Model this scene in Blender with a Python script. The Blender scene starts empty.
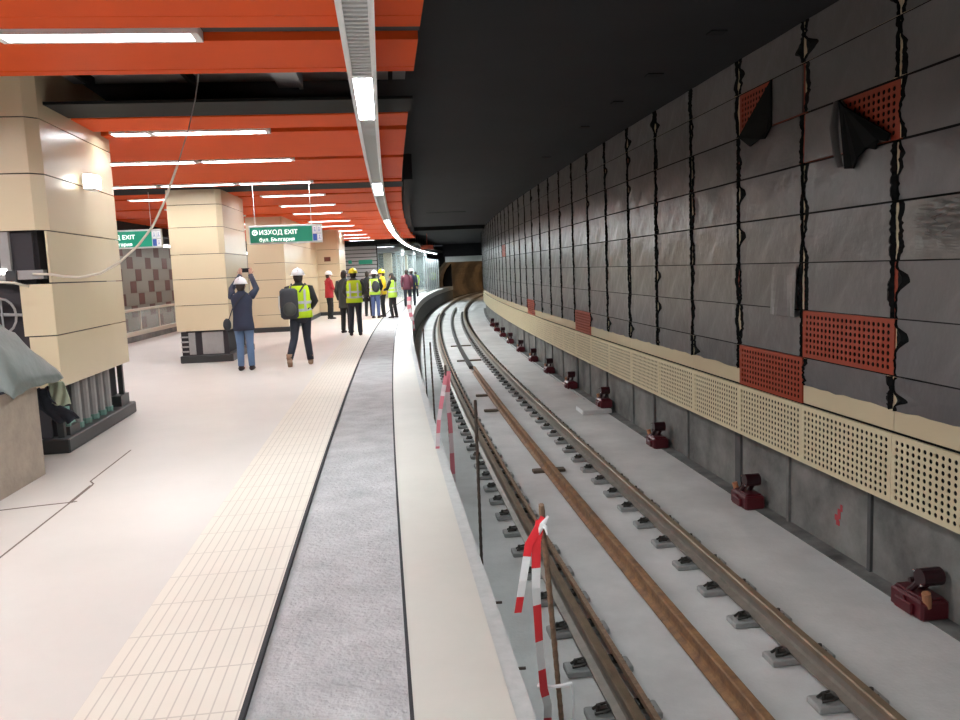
import bpy, math, random
from mathutils import Vector, Matrix
sc = bpy.context.scene
random.seed(7)
# ---------------- camera, world, exposure ----------------
FPX, HC = 790.0, 1.70
ROLL, PITCH = math.radians(2.36), math.atan(92 / 790.0)
f0 = Vector((0, math.cos(PITCH), -math.sin(PITCH))); r0 = Vector((1, 0, 0)); u0 = Vector((0, math.sin(PITCH), math.cos(PITCH)))
cs_, sn_ = math.cos(ROLL), math.sin(ROLL)
rr = cs_ * r0 - sn_ * u0; uu = sn_ * r0 + cs_ * u0
cd = bpy.data.cameras.new('camera'); cam = bpy.data.objects.new('camera', cd); sc.collection.objects.link(cam)
cd.sensor_width = 36; cd.lens = FPX / 960 * 36; cd.clip_end = 400; cd.clip_start = .05
M = Matrix((rr, uu, -f0)).transposed().to_4x4(); M.translation = Vector((0, 0, HC)); cam.matrix_world = M
sc.camera = cam
wd = bpy.data.worlds.new('world'); sc.world = wd; wd.use_nodes = True
wd.node_tree.nodes['Background'].inputs[0].default_value = (.8, .85, 1, 1)
wd.node_tree.nodes['Background'].inputs[1].default_value = .012
sc.view_settings.view_transform = 'Standard'; sc.view_settings.look = 'None'
sc.view_settings.exposure = 1.6; sc.view_settings.gamma = 1
sc.cycles.use_denoising = True
LAMP = 12.5        # strength of the ceiling lamps
EDGE = 37.0        # strength of the platform edge lights

# ---------------- the curve of the station ----------------
K0, K1, B0, DS, S0, S1 = .0014, 3e-5, -.125, .25, -14.0, 130.0
_n = int((S1 - S0) / DS) + 1
_H = []; _P = []
for i in range(_n):
    s = S0 + DS * i
    _H.append(math.atan(B0) + K0 * s + (.5 * K1 * s * s if s > 0 else 0))
x = y = 0.0
for i in range(_n):
    if i:
        x += DS * (math.sin(_H[i]) + math.sin(_H[i-1])) / 2; y += DS * (math.cos(_H[i]) + math.cos(_H[i-1])) / 2
    _P.append((x, y))
_i0 = int(-S0 / DS); ox, oy = _P[_i0]
_P = [(a - ox, b - oy) for a, b in _P]
def head(s):
    f = (s - S0) / DS; i = max(0, min(int(f), _n - 2)); f -= i
    return _H[i] * (1 - f) + _H[i+1] * f
def P(s, d, z=0.0):
    f = (s - S0) / DS; i = max(0, min(int(math.floor(f)), _n - 2)); f -= i
    h = _H[i] * (1 - f) + _H[i+1] * f
    return Vector((_P[i][0] * (1 - f) + _P[i+1][0] * f + d * math.cos(h), _P[i][1] * (1 - f) + _P[i+1][1] * f - d * math.sin(h), z))

# ---------------- materials ----------------
def mat(name, col, rough=.6, metal=0, noise=0, nscale=4, bump=0, bscale=40, spec=.5, col2=None, coords='Object', alpha=None, trans=0):
    m = bpy.data.materials.new(name); m.use_nodes = True; nt = m.node_tree; N = nt.nodes; L = nt.links
    b = N['Principled BSDF']; b.inputs['Base Color'].default_value = (*col, 1); b.inputs['Roughness'].default_value = rough
    b.inputs['Metallic'].default_value = metal; b.inputs['Specular IOR Level'].default_value = spec
    if trans: b.inputs['Transmission Weight'].default_value = trans
    if alpha is not None: b.inputs['Alpha'].default_value = alpha
    tc = N.new('ShaderNodeTexCoord')
    if noise:
        n = N.new('ShaderNodeTexNoise'); n.inputs['Scale'].default_value = nscale; n.inputs['Detail'].default_value = 6; n.inputs['Roughness'].default_value = .65
        L.new(tc.outputs[coords], n.inputs['Vector'])
        rp = N.new('ShaderNodeValToRGB'); rp.color_ramp.elements[0].position = .3; rp.color_ramp.elements[1].position = .7
        c2 = col2 or tuple(c * (1 - noise) for c in col)
        rp.color_ramp.elements[0].color = (*c2, 1); rp.color_ramp.elements[1].color = (*col, 1)
        L.new(n.outputs['Fac'], rp.inputs['Fac']); L.new(rp.outputs['Color'], b.inputs['Base Color'])
    if bump:
        n2 = N.new('ShaderNodeTexNoise'); n2.inputs['Scale'].default_value = bscale; n2.inputs['Detail'].default_value = 4
        L.new(tc.outputs[coords], n2.inputs['Vector'])
        bp = N.new('ShaderNodeBump'); bp.inputs['Strength'].default_value = bump; bp.inputs['Distance'].default_value = .02
        L.new(n2.outputs['Fac'], bp.inputs['Height']); L.new(bp.outputs['Normal'], b.inputs['Normal'])
    return m
def emat(name, col, st):
    m = bpy.data.materials.new(name); m.use_nodes = True; nt = m.node_tree
    b = nt.nodes['Principled BSDF']; b.inputs['Base Color'].default_value = (.8, .8, .8, 1)
    b.inputs['Emission Color'].default_value = (*col, 1); b.inputs['Emission Strength'].default_value = st
    return m
def lines_mat(name, col, dark, lu, lv, wu, wv, rough=.5, off=(0, 0), noise=.08):
    """surface with joint lines every lu along the track and lv across it (UV in metres)"""
    m = mat(name, col, rough, noise=noise, nscale=1.3, bump=.03, bscale=60)
    nt = m.node_tree; N = nt.nodes; L = nt.links; b = N['Principled BSDF']
    uv = N.new('ShaderNodeUVMap'); uv.uv_map = 'uv'; sp = N.new('ShaderNodeSeparateXYZ'); L.new(uv.outputs[0], sp.inputs[0])
    outs = []
    for k, (per, w, o) in enumerate(((lu, wu, off[0]), (lv, wv, off[1]))):
        if not per: continue
        a = N.new('ShaderNodeMath'); a.operation = 'ADD'; a.inputs[1].default_value = 1000 * per + o; L.new(sp.outputs[k], a.inputs[0])
        q = N.new('ShaderNodeMath'); q.operation = 'MODULO'; q.inputs[1].default_value = per; L.new(a.outputs[0], q.inputs[0])
        c = N.new('ShaderNodeMath'); c.operation = 'LESS_THAN'; c.inputs[1].default_value = w; L.new(q.outputs[0], c.inputs[0]); outs.append(c)
    o = outs[0]
    if len(outs) == 2:
        mx = N.new('ShaderNodeMath'); mx.operation = 'MAXIMUM'; L.new(outs[0].outputs[0], mx.inputs[0]); L.new(outs[1].outputs[0], mx.inputs[1]); o = mx
    src = b.inputs['Base Color'].links[0].from_socket
    mix = N.new('ShaderNodeMix'); mix.data_type = 'RGBA'; L.new(o.outputs[0], mix.inputs[0]); L.new(src, mix.inputs[6]); mix.inputs[7].default_value = (*dark, 1)
    L.new(mix.outputs[2], b.inputs['Base Color'])
    return m

MT = {}
MT['floor'] = mat('floor_terrazzo', (.64, .60, .555), .42, noise=.13, nscale=.5, bump=.02, bscale=90)
MT['tactile'] = lines_mat('tactile_tiles', (.70, .645, .56), (.50, .45, .39), .38, .054, .009, .007, .55)
MT['rough'] = mat('rough_concrete', (.52, .52, .525), .9, noise=.3, nscale=3.5, bump=1.0, bscale=32)
MT['edge'] = mat('edge_stone', (.52, .49, .435), .5, noise=.08, nscale=2)
MT['nosing'] = mat('edge_nosing', (.46, .46, .45), .55, noise=.2, nscale=12)
MT['joint'] = mat('joint_black', (.03, .03, .033), .9)
MT['crack'] = mat('joint_brown', (.17, .13, .11), .9)
MT['trackfloor'] = mat('track_concrete', (.66, .65, .64), .8, noise=.26, nscale=1.1, bump=.2, bscale=30)
MT['plinthwall'] = mat('old_concrete', (.26, .255, .24), .85, noise=.66, nscale=1.5, bump=.4, bscale=12)
MT['sidewall'] = mat('platform_side', (.10, .10, .10), .85, noise=.3, nscale=3, bump=.3, bscale=12)
MT['black'] = mat('black_paint', (.028, .027, .030), .8, noise=.2, nscale=.6, spec=.2)
MT['dkgrey'] = mat('dark_grey_paint', (.010, .010, .010), .7, spec=.2)
MT['voidlit'] = mat('void_lit_grey', (.40, .40, .41), .8)  # paler than the real dark paint; light in the void is put into the colour
MT['tracegrey'] = mat('carrier_grey', (.05, .05, .052), .7)
MT['boothgrey'] = mat('booth_frame', (.42, .45, .46), .4)
MT['gutter'] = mat('gutter_dirt', (.24, .235, .225), .85, noise=.8, nscale=1.9)
MT['slot'] = mat('slot_black', (.004, .004, .004), .9)
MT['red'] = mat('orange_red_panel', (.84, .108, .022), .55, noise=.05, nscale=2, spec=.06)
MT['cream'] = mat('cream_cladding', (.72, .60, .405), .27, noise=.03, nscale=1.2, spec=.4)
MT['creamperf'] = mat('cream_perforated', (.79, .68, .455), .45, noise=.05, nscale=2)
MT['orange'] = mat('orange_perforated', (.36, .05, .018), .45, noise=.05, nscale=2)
MT['film'] = mat('protective_film', (.182, .170, .171), .28, noise=.16, nscale=2.2, bump=.8, bscale=4, spec=.38)
_nt = MT['film'].node_tree; _b = _nt.nodes['Principled BSDF']; _src = _b.inputs['Base Color'].links[0].from_socket
_oi = _nt.nodes.new('ShaderNodeObjectInfo'); _mr = _nt.nodes.new('ShaderNodeMapRange'); _mr.inputs[3].default_value = .86; _mr.inputs[4].default_value = 1.16
_nt.links.new(_oi.outputs['Random'], _mr.inputs[0]); _hs = _nt.nodes.new('ShaderNodeHueSaturation'); _nt.links.new(_mr.outputs[0], _hs.inputs['Value']); _nt.links.new(_src, _hs.inputs['Color']); _nt.links.new(_hs.outputs[0], _b.inputs['Base Color'])
MT['film2'] = mat('crumpled_film', (.24, .22, .205), .25, noise=.15, nscale=6, bump=1.0, bscale=9)
MT['filmback'] = mat('film_black_underside', (.006, .006, .006), .75, spec=.12)
MT['white'] = mat('white_metal', (.88, .88, .88), .45)
MT['grille'] = mat('grille_grey', (.62, .63, .62), .5)
MT['steel'] = mat('rail_steel', (.27, .235, .20), .5, metal=.3, noise=.35, nscale=6)
MT['railhead'] = mat('rail_head', (.27, .19, .125), .42, metal=.35, noise=.4, nscale=5)
MT['rust'] = mat('rusty_rail', (.33, .17, .07), .7, noise=.55, nscale=7, bump=.3, bscale=40, col2=(.12, .06, .035))
MT['plate'] = mat('base_plate', (.34, .34, .33), .6, noise=.25, nscale=9)
MT['clip'] = mat('rail_clip', (.05, .045, .04), .5, metal=.5)
MT['wood'] = mat('wood_block', (.14, .10, .07), .8, noise=.4, nscale=10)
MT['bracket'] = mat('maroon_bracket', (.10, .008, .014), .35, noise=.2, nscale=6)
MT['bracketdark'] = mat('bracket_dark', (.03, .006, .009), .3)
MT['copper'] = mat('terminal_copper', (.45, .2, .1), .5)
MT['chrome'] = mat('chrome', (.9, .9, .9), .1, metal=1)
MT['stone'] = mat('block_stone', (.47, .385, .31), .8, noise=.25, nscale=5, bump=.2, bscale=20)
MT['tarp'] = mat('green_grey_tarp', (.155, .178, .165), .42, noise=.2, nscale=4, bump=.6, bscale=7)
MT['greenbag'] = mat('pale_green_sheet', (.42, .46, .33), .4, bump=.3, bscale=9)
MT['tapepink'] = mat('tape_faded_red', (.72, .22, .27), .5)
MT['tapepale'] = mat('tape_faded_white', (.78, .66, .68), .5)
MT['navy'] = mat('navy_cloth', (.015, .018, .03), .8, bump=.5, bscale=12)
MT['conduit'] = mat('conduit_grey', (.36, .35, .34), .5, noise=.15, nscale=6)
MT['greenpipe'] = mat('green_collar', (.16, .30, .25), .5)
MT['basemetal'] = mat('base_black', (.035, .036, .036), .45)
MT['core'] = mat('column_core', (.045, .04, .045), .9)
MT['signgreen'] = mat('sign_green', (.015, .32, .19), .35)
MT['signframe'] = mat('sign_frame', (.62, .64, .62), .4)
MT['signwhite'] = emat('sign_letters', (.9, 1, .95), .55)
MT['signblue'] = mat('sign_blue', (.05, .12, .45), .4)
MT['tilebeige'] = mat('wall_tile_beige', (.27, .225, .175), .45)
MT['tilebrown'] = mat('wall_tile_brown', (.14, .045, .03), .5)
MT['glass'] = mat('glass', (.55, .64, .63), .08, alpha=.22)
MT['louver'] = mat('louver_grey', (.36, .37, .36), .45, metal=.3)
MT['tunnel'] = mat('tunnel_brown', (.21, .145, .085), .8, noise=.4, nscale=.9)
MT['rebar'] = mat('rebar', (.09, .065, .05), .7, noise=.4, nscale=40)
MT['rebarrust'] = mat('rebar_rust', (.30, .19, .12), .75, noise=.5, nscale=30)
MT['tapewhite'] = mat('tape_white', (.82, .80, .80), .45)
MT['tapered'] = mat('tape_red', (.75, .03, .04), .4)
MT['cable'] = mat('cable_beige', (.62, .55, .45), .5)
MT['cabledark'] = mat('cable_dark', (.22, .2, .2), .6)
MT['paintmark'] = mat('red_spray', (.45, .05, .06), .8)
# clothing
for k, c in dict(skin=(.55, .33, .24), hair=(.03, .02, .015), jeans=(.13, .21, .36), navyj=(.022, .03, .06), darkpants=(.02, .024, .038), blackc=(.012, .012, .014),
                 hivis=(.62, .85, .02), silver=(.6, .62, .62), helmetw=(.85, .86, .88), helmety=(.85, .72, .01), redj=(.42, .02, .03), darkgrey=(.05, .055, .05),
                 shoe=(.03, .02, .02), boot=(.32, .2, .13), bag=(.035, .038, .045), yelj=(.8, .55, .02), maroon=(.12, .03, .05), jeans2=(.08, .12, .28), lime=(.5, .75, .08)).items():
    MT[k] = mat(k, c, .35 if 'helmet' in k else .75)
LM = emat('lamp_diffuser', (.93, .975, 1.0), LAMP)
LE = emat('edge_diffuser', (.88, .98, 1.0), EDGE)
LF = emat('far_track_diffuser', (.93, .98, 1), 5)
LB = emat('box_lamp', (1, .98, .92), 4)
LT = emat('tunnel_lamp', (1, .8, .55), 30)

# ---------------- mesh builder ----------------
class MB:
    def __init__(s): s.v = []; s.f = []; s.m = []; s.uv = []
    def add(s, vs, fs, mi=0, uvs=None):
        o = len(s.v); s.v += [Vector(v) for v in vs]
        for k, f in enumerate(fs):
            s.f.append([i + o for i in f]); s.m.append(mi); s.uv.append(uvs[k] if uvs else None)
    def box(s, x0, x1, y0, y1, z0, z1, mi=0, R=None):
        vs = [Vector((x, y, z)) for z in (z0, z1) for y in (y0, y1) for x in (x0, x1)]
        if R: vs = [R @ v for v in vs]
        s.add(vs, [(0, 2, 3, 1), (4, 5, 7, 6), (0, 1, 5, 4), (2, 6, 7, 3), (0, 4, 6, 2), (1, 3, 7, 5)], mi)
    def bevbox(s, x0, x1, y0, y1, z0, z1, b=.01, mi=0, R=None):
        rings = []
        for z, i in ((z0, b), (z0 + b, 0), (z1 - b, 0), (z1, b)):
            X0, X1, Y0, Y1 = x0 + i, x1 - i, y0 + i, y1 - i
            r = [(X0 + b, Y0, z), (X1 - b, Y0, z), (X1, Y0 + b, z), (X1, Y1 - b, z), (X1 - b, Y1, z), (X0 + b, Y1, z), (X0, Y1 - b, z), (X0, Y0 + b, z)]
            rings.append([R @ Vector(q) if R else Vector(q) for q in r])
        s.loft(rings, mi)
    def loft(s, rings, mi=0, cap=True):
        n = len(rings[0]); vs = [v for r in rings for v in r]; fs = []
        for k in range(len(rings) - 1):
            for i in range(n):
                j = (i + 1) % n; fs.append((k * n + i, k * n + j, (k + 1) * n + j, (k + 1) * n + i))
        if cap: fs.append(tuple(range(n - 1, -1, -1))); fs.append(tuple((len(rings) - 1) * n + i for i in range(n)))
        s.add(vs, fs, mi)
    def tube(s, pts, rad, n=8, mi=0, flat=1.0):
        pts = [Vector(p) for p in pts]; rings = []; prev = None
        for k, p in enumerate(pts):
            t = (pts[min(k + 1, len(pts) - 1)] - pts[max(k - 1, 0)])
            if t.length < 1e-9: t = Vector((0, 0, 1))
            t.normalize()
            if prev is None:
                a = Vector((0, 0, 1)) if abs(t.z) < .9 else Vector((1, 0, 0)); a = (a - t * a.dot(t)).normalized()
            else:
                a = prev - t * prev.dot(t); a = a.normalized() if a.length > 1e-6 else Vector((1, 0, 0))
            prev = a; b = t.cross(a); r = rad[k] if isinstance(rad, (list, tuple)) else rad
            rings.append([p + a * (r * math.cos(2 * math.pi * i / n)) + b * (r * flat * math.sin(2 * math.pi * i / n)) for i in range(n)])
        s.loft(rings, mi)
    def ell(s, c, r, n=14, m=9, z0=-1, z1=1, mi=0, fn=None):
        c = Vector(c); rings = []
        a0, a1 = math.asin(z0), math.asin(z1)
        for k in range(m + 1):
            a = a0 + (a1 - a0) * k / m; cz = max(math.cos(a), .02)
            ring = [Vector((cz * math.cos(2 * math.pi * i / n), cz * math.sin(2 * math.pi * i / n), math.sin(a))) for i in range(n)]
            if fn: ring = [fn(v) for v in ring]
            rings.append([c + Vector((v.x * r[0], v.y * r[1], v.z * r[2])) for v in ring])
        s.loft(rings, mi)
    def sweep(s, prof, s0, s1, step=1.0, mi=0, closed=True, cap=True):
        """profile of (d, z) points swept along the station curve"""
        k = max(1, int(math.ceil((s1 - s0) / step))); n = len(prof); o = len(s.v)
        for i in range(k + 1):
            t = s0 + (s1 - s0) * i / k
            for d, z in prof: s.v.append(P(t, d, z))
        for i in range(k):
            ta, tb = s0 + (s1 - s0) * i / k, s0 + (s1 - s0) * (i + 1) / k
            for j in range(n if closed else n - 1):
                jn = (j + 1) % n
                s.f.append([o + i * n + j, o + i * n + jn, o + (i + 1) * n + jn, o + (i + 1) * n + j]); s.m.append(mi)
                dj, dn = prof[j][0], prof[jn][0]
                if abs(dj - dn) < 1e-6: dj, dn = prof[j][1], prof[jn][1]
                s.uv.append([(ta, dj), (ta, dn), (tb, dn), (tb, dj)])
        if closed and cap:
            s.f.append([o + j for j in range(n)]); s.m.append(mi); s.uv.append(None)
            s.f.append([o + k * n + j for j in range(n - 1, -1, -1)]); s.m.append(mi); s.uv.append(None)
    def slab(s, s0, s1, d0, d1, z0, z1, step=1.0, mi=0): s.sweep([(d0, z0), (d0, z1), (d1, z1), (d1, z0)], s0, s1, step, mi)
    def mesh(s, name, mats, smooth=False, origin=None):
        me = bpy.data.meshes.new(name)
        vs = [v - origin for v in s.v] if origin is not None else s.v
        me.from_pydata([tuple(v) for v in vs], [], s.f)
        for m in (mats if isinstance(mats, (list, tuple)) else [mats]): me.materials.append(MT[m] if isinstance(m, str) else m)
        me.polygons.foreach_set('material_index', s.m)
        if any(u for u in s.uv):
            ul = me.uv_layers.new(name='uv')
            for p, u in zip(me.polygons, s.uv):
                if u:
                    for q, li in enumerate(p.loop_indices): ul.data[li].uv = u[q]
        if smooth:
            me.polygons.foreach_set('use_smooth', [True] * len(me.polygons))
        me.update(); return me
    def build(s, name, mats, parent=None, smooth=False, origin=None):
        me = s.mesh(name, mats, smooth, origin)
        o = bpy.data.objects.new(name, me); sc.collection.objects.link(o)
        if parent: o.parent = parent
        if origin is not None: o.location = origin
        return o
def tag(o, label=None, cat=None, group=None, kind=None):
    if label: o['label'] = label
    if cat: o['category'] = cat
    if group: o['group'] = group
    if kind: o['kind'] = kind
    return o
def struct(o): o['kind'] = 'structure'; return o
def empty(name, s, d, z=0, rot=0, label=None, cat=None, group=None):
    o = bpy.data.objects.new(name, None); sc.collection.objects.link(o); o.empty_display_size = .1
    o.location = P(s, d, z); o.rotation_euler = (0, 0, -head(s) + rot)
    return tag(o, label, cat, group)
def copy_tree(o, parent=None):
    c = o.copy(); sc.collection.objects.link(c)
    if parent: c.parent = parent
    for ch in list(o.children): copy_tree(ch, c)
    return c
def sbuild(name, mats, s0, s1, d0, d1, z0, z1, step=1.0, parent=None):
    b = MB(); b.slab(s0, s1, d0, d1, z0, z1, step)
    return b.build(name, mats, parent, origin=P((s0 + s1) / 2, (d0 + d1) / 2, z0) if not parent else None)

# ---------------- platform ----------------
EDGE_D, GR_D, GL_D, TL_D = .50, .03, -.63, -1.29
PE = 80.0
struct(sbuild('floor', 'floor', -8, PE, -7.5, TL_D, -.35, 0))
struct(sbuild('floor', 'tactile', -8, PE, TL_D, GL_D, -.35, .004))
struct(sbuild('floor', 'rough', -8, PE, GL_D, GR_D, -.35, -.018, .5))
struct(sbuild('floor', 'edge', -8, PE, GR_D + .012, EDGE_D - .075, -.35, .002))
struct(sbuild('floor', 'nosing', -8, PE, EDGE_D - .075, EDGE_D, -.35, -.004))
struct(sbuild('trim_1', 'joint', -8, PE, GL_D - .004, GL_D + .016, -.3, .0055))
struct(sbuild('trim_2', 'joint', -8, PE, GR_D - .004, GR_D + .012, -.3, .0045))
struct(sbuild('wall_platform_side', 'sidewall', -8, PE, EDGE_D - .6, EDGE_D - .06, -1.6, -.35))
def strip(pts, w, z, name):
    b = MB()
    for (a, c) in zip(pts[:-1], pts[1:]):
        A, C = P(*a), P(*c); t = (C - A).normalized(); n = Vector((-t.y, t.x, 0)) * w / 2
        b.add([A - n + Vector((0, 0, -.01)), A + n + Vector((0, 0, -.01)), C + n + Vector((0, 0, -.01)), C - n + Vector((0, 0, -.01)),
               A - n + Vector((0, 0, z)), A + n + Vector((0, 0, z)), C + n + Vector((0, 0, z)), C - n + Vector((0, 0, z))],
              [(0, 1, 5, 4), (1, 2, 6, 5), (2, 3, 7, 6), (3, 0, 4, 7), (4, 5, 6, 7)])
    return struct(b.build(name, 'crack'))
strip([(6.30, -3.05), (6.36, -2.75), (6.40, -2.50), (6.42, -2.48)], .022, .0015, 'trim_3')
strip([(4.1, -2.44), (5.21, -2.49), (6.38, -2.52), (6.95, -2.54), (7.05, -2.60), (8.28, -2.64)], .014, .0015, 'trim_4')
strip([(6.38, -2.52), (6.9, -2.54)], .028, .0018, 'trim_5')
# track bed
struct(sbuild('floor_track', 'trackfloor', -8, 128, EDGE_D - .3, 5.0, -1.7, -1.33))
# walls, slabs
struct(sbuild('ceiling', 'black', -12, 76, -11, 5.2, 4.0, 4.3, 2))
struct(sbuild('wall_left', 'tilebeige', -12, 60, -10.6, -10.3, -1.7, 4.0, 2))
struct(sbuild('floor_stairwell', 'sidewall', -12, 60, -10.4, -7.5, -1.7, -1.5, 2))
struct(sbuild('wall_parapet', 'plinthwall', -8, 60, -7.7, -7.42, -1.6, .16, 1))
struct(sbuild('wall_plinth', 'plinthwall', -8, 120, 4.48, 5.0, -1.5, -.45))
struct(sbuild('wall_right', 'slot', -8, 76, 4.36, 5.0, -.46, 4.0))
struct(sbuild('wall_back', 'sidewall', -12.3, -12, -11, 5.2, -1.7, 4.0))
# vertical joints and worn pilasters on the concrete plinth
for k in range(17):
    s = 4.9 + 1.55 * k + (.3 if k % 3 else 0)
    struct(sbuild('trim_plinth', 'sidewall' if k % 2 else 'plinthwall', s, s + (.05 if k % 3 else .16), 4.45, 4.5, -1.34, -.46, parent=None))
struct(sbuild('trim_gutter', 'gutter', 3, 60, 4.30, 4.48, -1.36, -1.322, 1))
b = MB(); b.tube([P(17.2 + .5 * i, 4.22, -1.312) for i in range(60)], .018, 6); tag(b.build('wall_pipe', 'conduit'), 'thin grey pipe lying along the foot of the concrete track wall', 'pipe')
b = MB()
for (s, z, w, h) in ((7.32, -.93, .05, .10), (7.36, -.98, .07, .06), (7.28, -.86, .035, .07), (7.34, -1.03, .06, .05)):
    b.slab(s - w / 2, s + w / 2, 4.476, 4.48, z - h / 2, z + h / 2)
struct(b.build('trim_spray_mark', 'paintmark'))

# ---------------- right wall cladding ----------------
ZB = [.15, .645, 1.13, 1.62, 2.105, 2.61, 3.10, 3.60, 3.995]
J0, MOD, WD = 6.21, 1.5, 4.30
def perf_mesh(name, L, H, nx, nz, r, mats, mx=.03, mz=.03, face_depth=.03, rot=0):
    b = MB(); cy = (L - 2 * mx) / nx; cz = (H - 2 * mz) / nz
    for i in range(nx):
        for j in range(nz):
            y0 = -L / 2 + mx + i * cy; z0 = -H / 2 + mz + j * cz; yc, zc = y0 + cy / 2, z0 + cz / 2
            o = [(y0, z0), (yc, z0), (y0 + cy, z0), (y0 + cy, zc), (y0 + cy, z0 + cz), (yc, z0 + cz), (y0, z0 + cz), (y0, zc)]
            h = [(yc + r * math.cos(math.radians(a)), zc + r * math.sin(math.radians(a))) for a in (225, 270, 315, 0, 45, 90, 135, 180)]
            vs = [(0, q[0], q[1]) for q in o] + [(0, q[0], q[1]) for q in h] + [(.005, q[0], q[1]) for q in h]
            fs = []
            for k in range(8):
                n = (k + 1) % 8; fs.append((k, 8 + k, 8 + n, n)); fs.append((8 + k, 16 + k, 16 + n, 8 + n))
            b.add(vs, fs)
    a, c = L / 2, H / 2
    b.box(0, face_depth, -a, -a + mx, -c, c); b.box(0, face_depth, a - mx, a, -c, c)
    b.box(0, face_depth, -a + mx, a - mx, -c, -c + mz); b.box(0, face_depth, -a + mx, a - mx, c - mz, c)
    b.box(.022, .03, -a + mx, a - mx, -c + mz, c - mz, 1)
    return b.mesh(name, mats)
PERF_L = perf_mesh('perforated_panel', MOD - .014, .61, 20, 9, .0205, ['creamperf', 'slot'], .035, .035)
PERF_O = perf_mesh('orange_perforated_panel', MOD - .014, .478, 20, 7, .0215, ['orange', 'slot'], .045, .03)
def panel_base(m, H):
    b = MB(); b.bevbox(0, .006, -(MOD - .014) / 2, (MOD - .014) / 2, -H / 2, H / 2, .003); return b.mesh('cladding_panel', m)
def film_mesh(seed, H, cutbot=0.0, name='protective_film', amp=1.0, crumple=0):
    rnd = random.Random(seed); b = MB(); n = 22; L = MOD - .014
    def rag(scale):
        out = []; v = rnd.uniform(.2, .7); big = rnd.random() < .3; c = rnd.uniform(.2, .8)
        for i in range(n + 1):
            v += rnd.uniform(-.35, .35); v = min(1, max(0, v)); t = i / n
            out.append(scale * (v + (1.8 * math.exp(-((t - c) / .14) ** 2) if big else 0)))
        return out
    gl = [.005 + .5 * q for q in rag(.035)]; gr = [.005 + .5 * q for q in rag(.035)]
    bl = [a + .010 + q for a, q in zip(gl, rag(.08 * amp))]; br = [a + .010 + q for a, q in zip(gr, rag(.08 * amp))]
    Z0 = -H / 2 + cutbot; wav = [rnd.uniform(-.012, .012) if cutbot else 0 for _ in range(12)]
    cols = 10
    vs = []; W = cols + 5
    for i in range(n + 1):
        t = i / n
        row = [(-.004, -L / 2 + gl[i]), (-.024 - .012 * rnd.random(), -L / 2 + (gl[i] + bl[i]) / 2), (-.012, -L / 2 + bl[i])]
        for c in range(1, cols):
            u = c / cols; yy = (-L / 2 + bl[i]) * (1 - u) + (L / 2 - br[i]) * u
            xx = -.007 - .004 * math.sin(7 * u + seed) * math.sin(5 * t + seed * 2)
            if crumple: xx -= crumple * (.5 + .5 * math.sin(26 * (u * .5 + t * t * .8) + 3 * math.sin(9 * u))) * math.sin(math.pi * min(1, u * 1.1)) * math.sin(math.pi * t)
            row.append((xx, yy))
        row += [(-.012, L / 2 - br[i]), (-.024 - .012 * rnd.random(), L / 2 - (gr[i] + br[i]) / 2), (-.004, L / 2 - gr[i])]
        for c, (xx, yy) in enumerate(row):
            zb = Z0 + wav[min(c, 11)]; vs.append((xx, yy, (zb - (0 if cutbot else .004)) * (1 - t) + (H / 2 + .003) * t))
    W = len(row)
    for i in range(n):
        for c in range(W - 1):
            mi = 1 if c in (0, 1, W - 3, W - 2) else 0
            b.add([vs[i * W + c], vs[i * W + c + 1], vs[(i + 1) * W + c + 1], vs[(i + 1) * W + c]], [(0, 1, 2, 3)], mi)
    return b.mesh(name, ['film2' if crumple else 'film', 'filmback'], smooth=False)
HN = .470
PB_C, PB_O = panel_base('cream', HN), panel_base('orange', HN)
PB_T = panel_base('cream', .39)
FILMS = [film_mesh(k, HN) for k in range(9)]
FILMS_CUT = [film_mesh(20 + k, HN, .19) for k in range(4)]
FILMS_TOP = [film_mesh(30 + k, .39) for k in range(5)]
FILM_CR = film_mesh(51, HN, crumple=.09)
def mobj(name, me, parent=None):
    o = bpy.data.objects.new(name, me); sc.collection.objects.link(o)
    if parent: o.parent = parent
    return o
def panel_root(name, k, z, label, group=None, cat='wall panel'):
    s = J0 + MOD * (k + .5)
    return empty(name, s, WD, z, 0, label, cat, group), s
KMAX = 31
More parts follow.
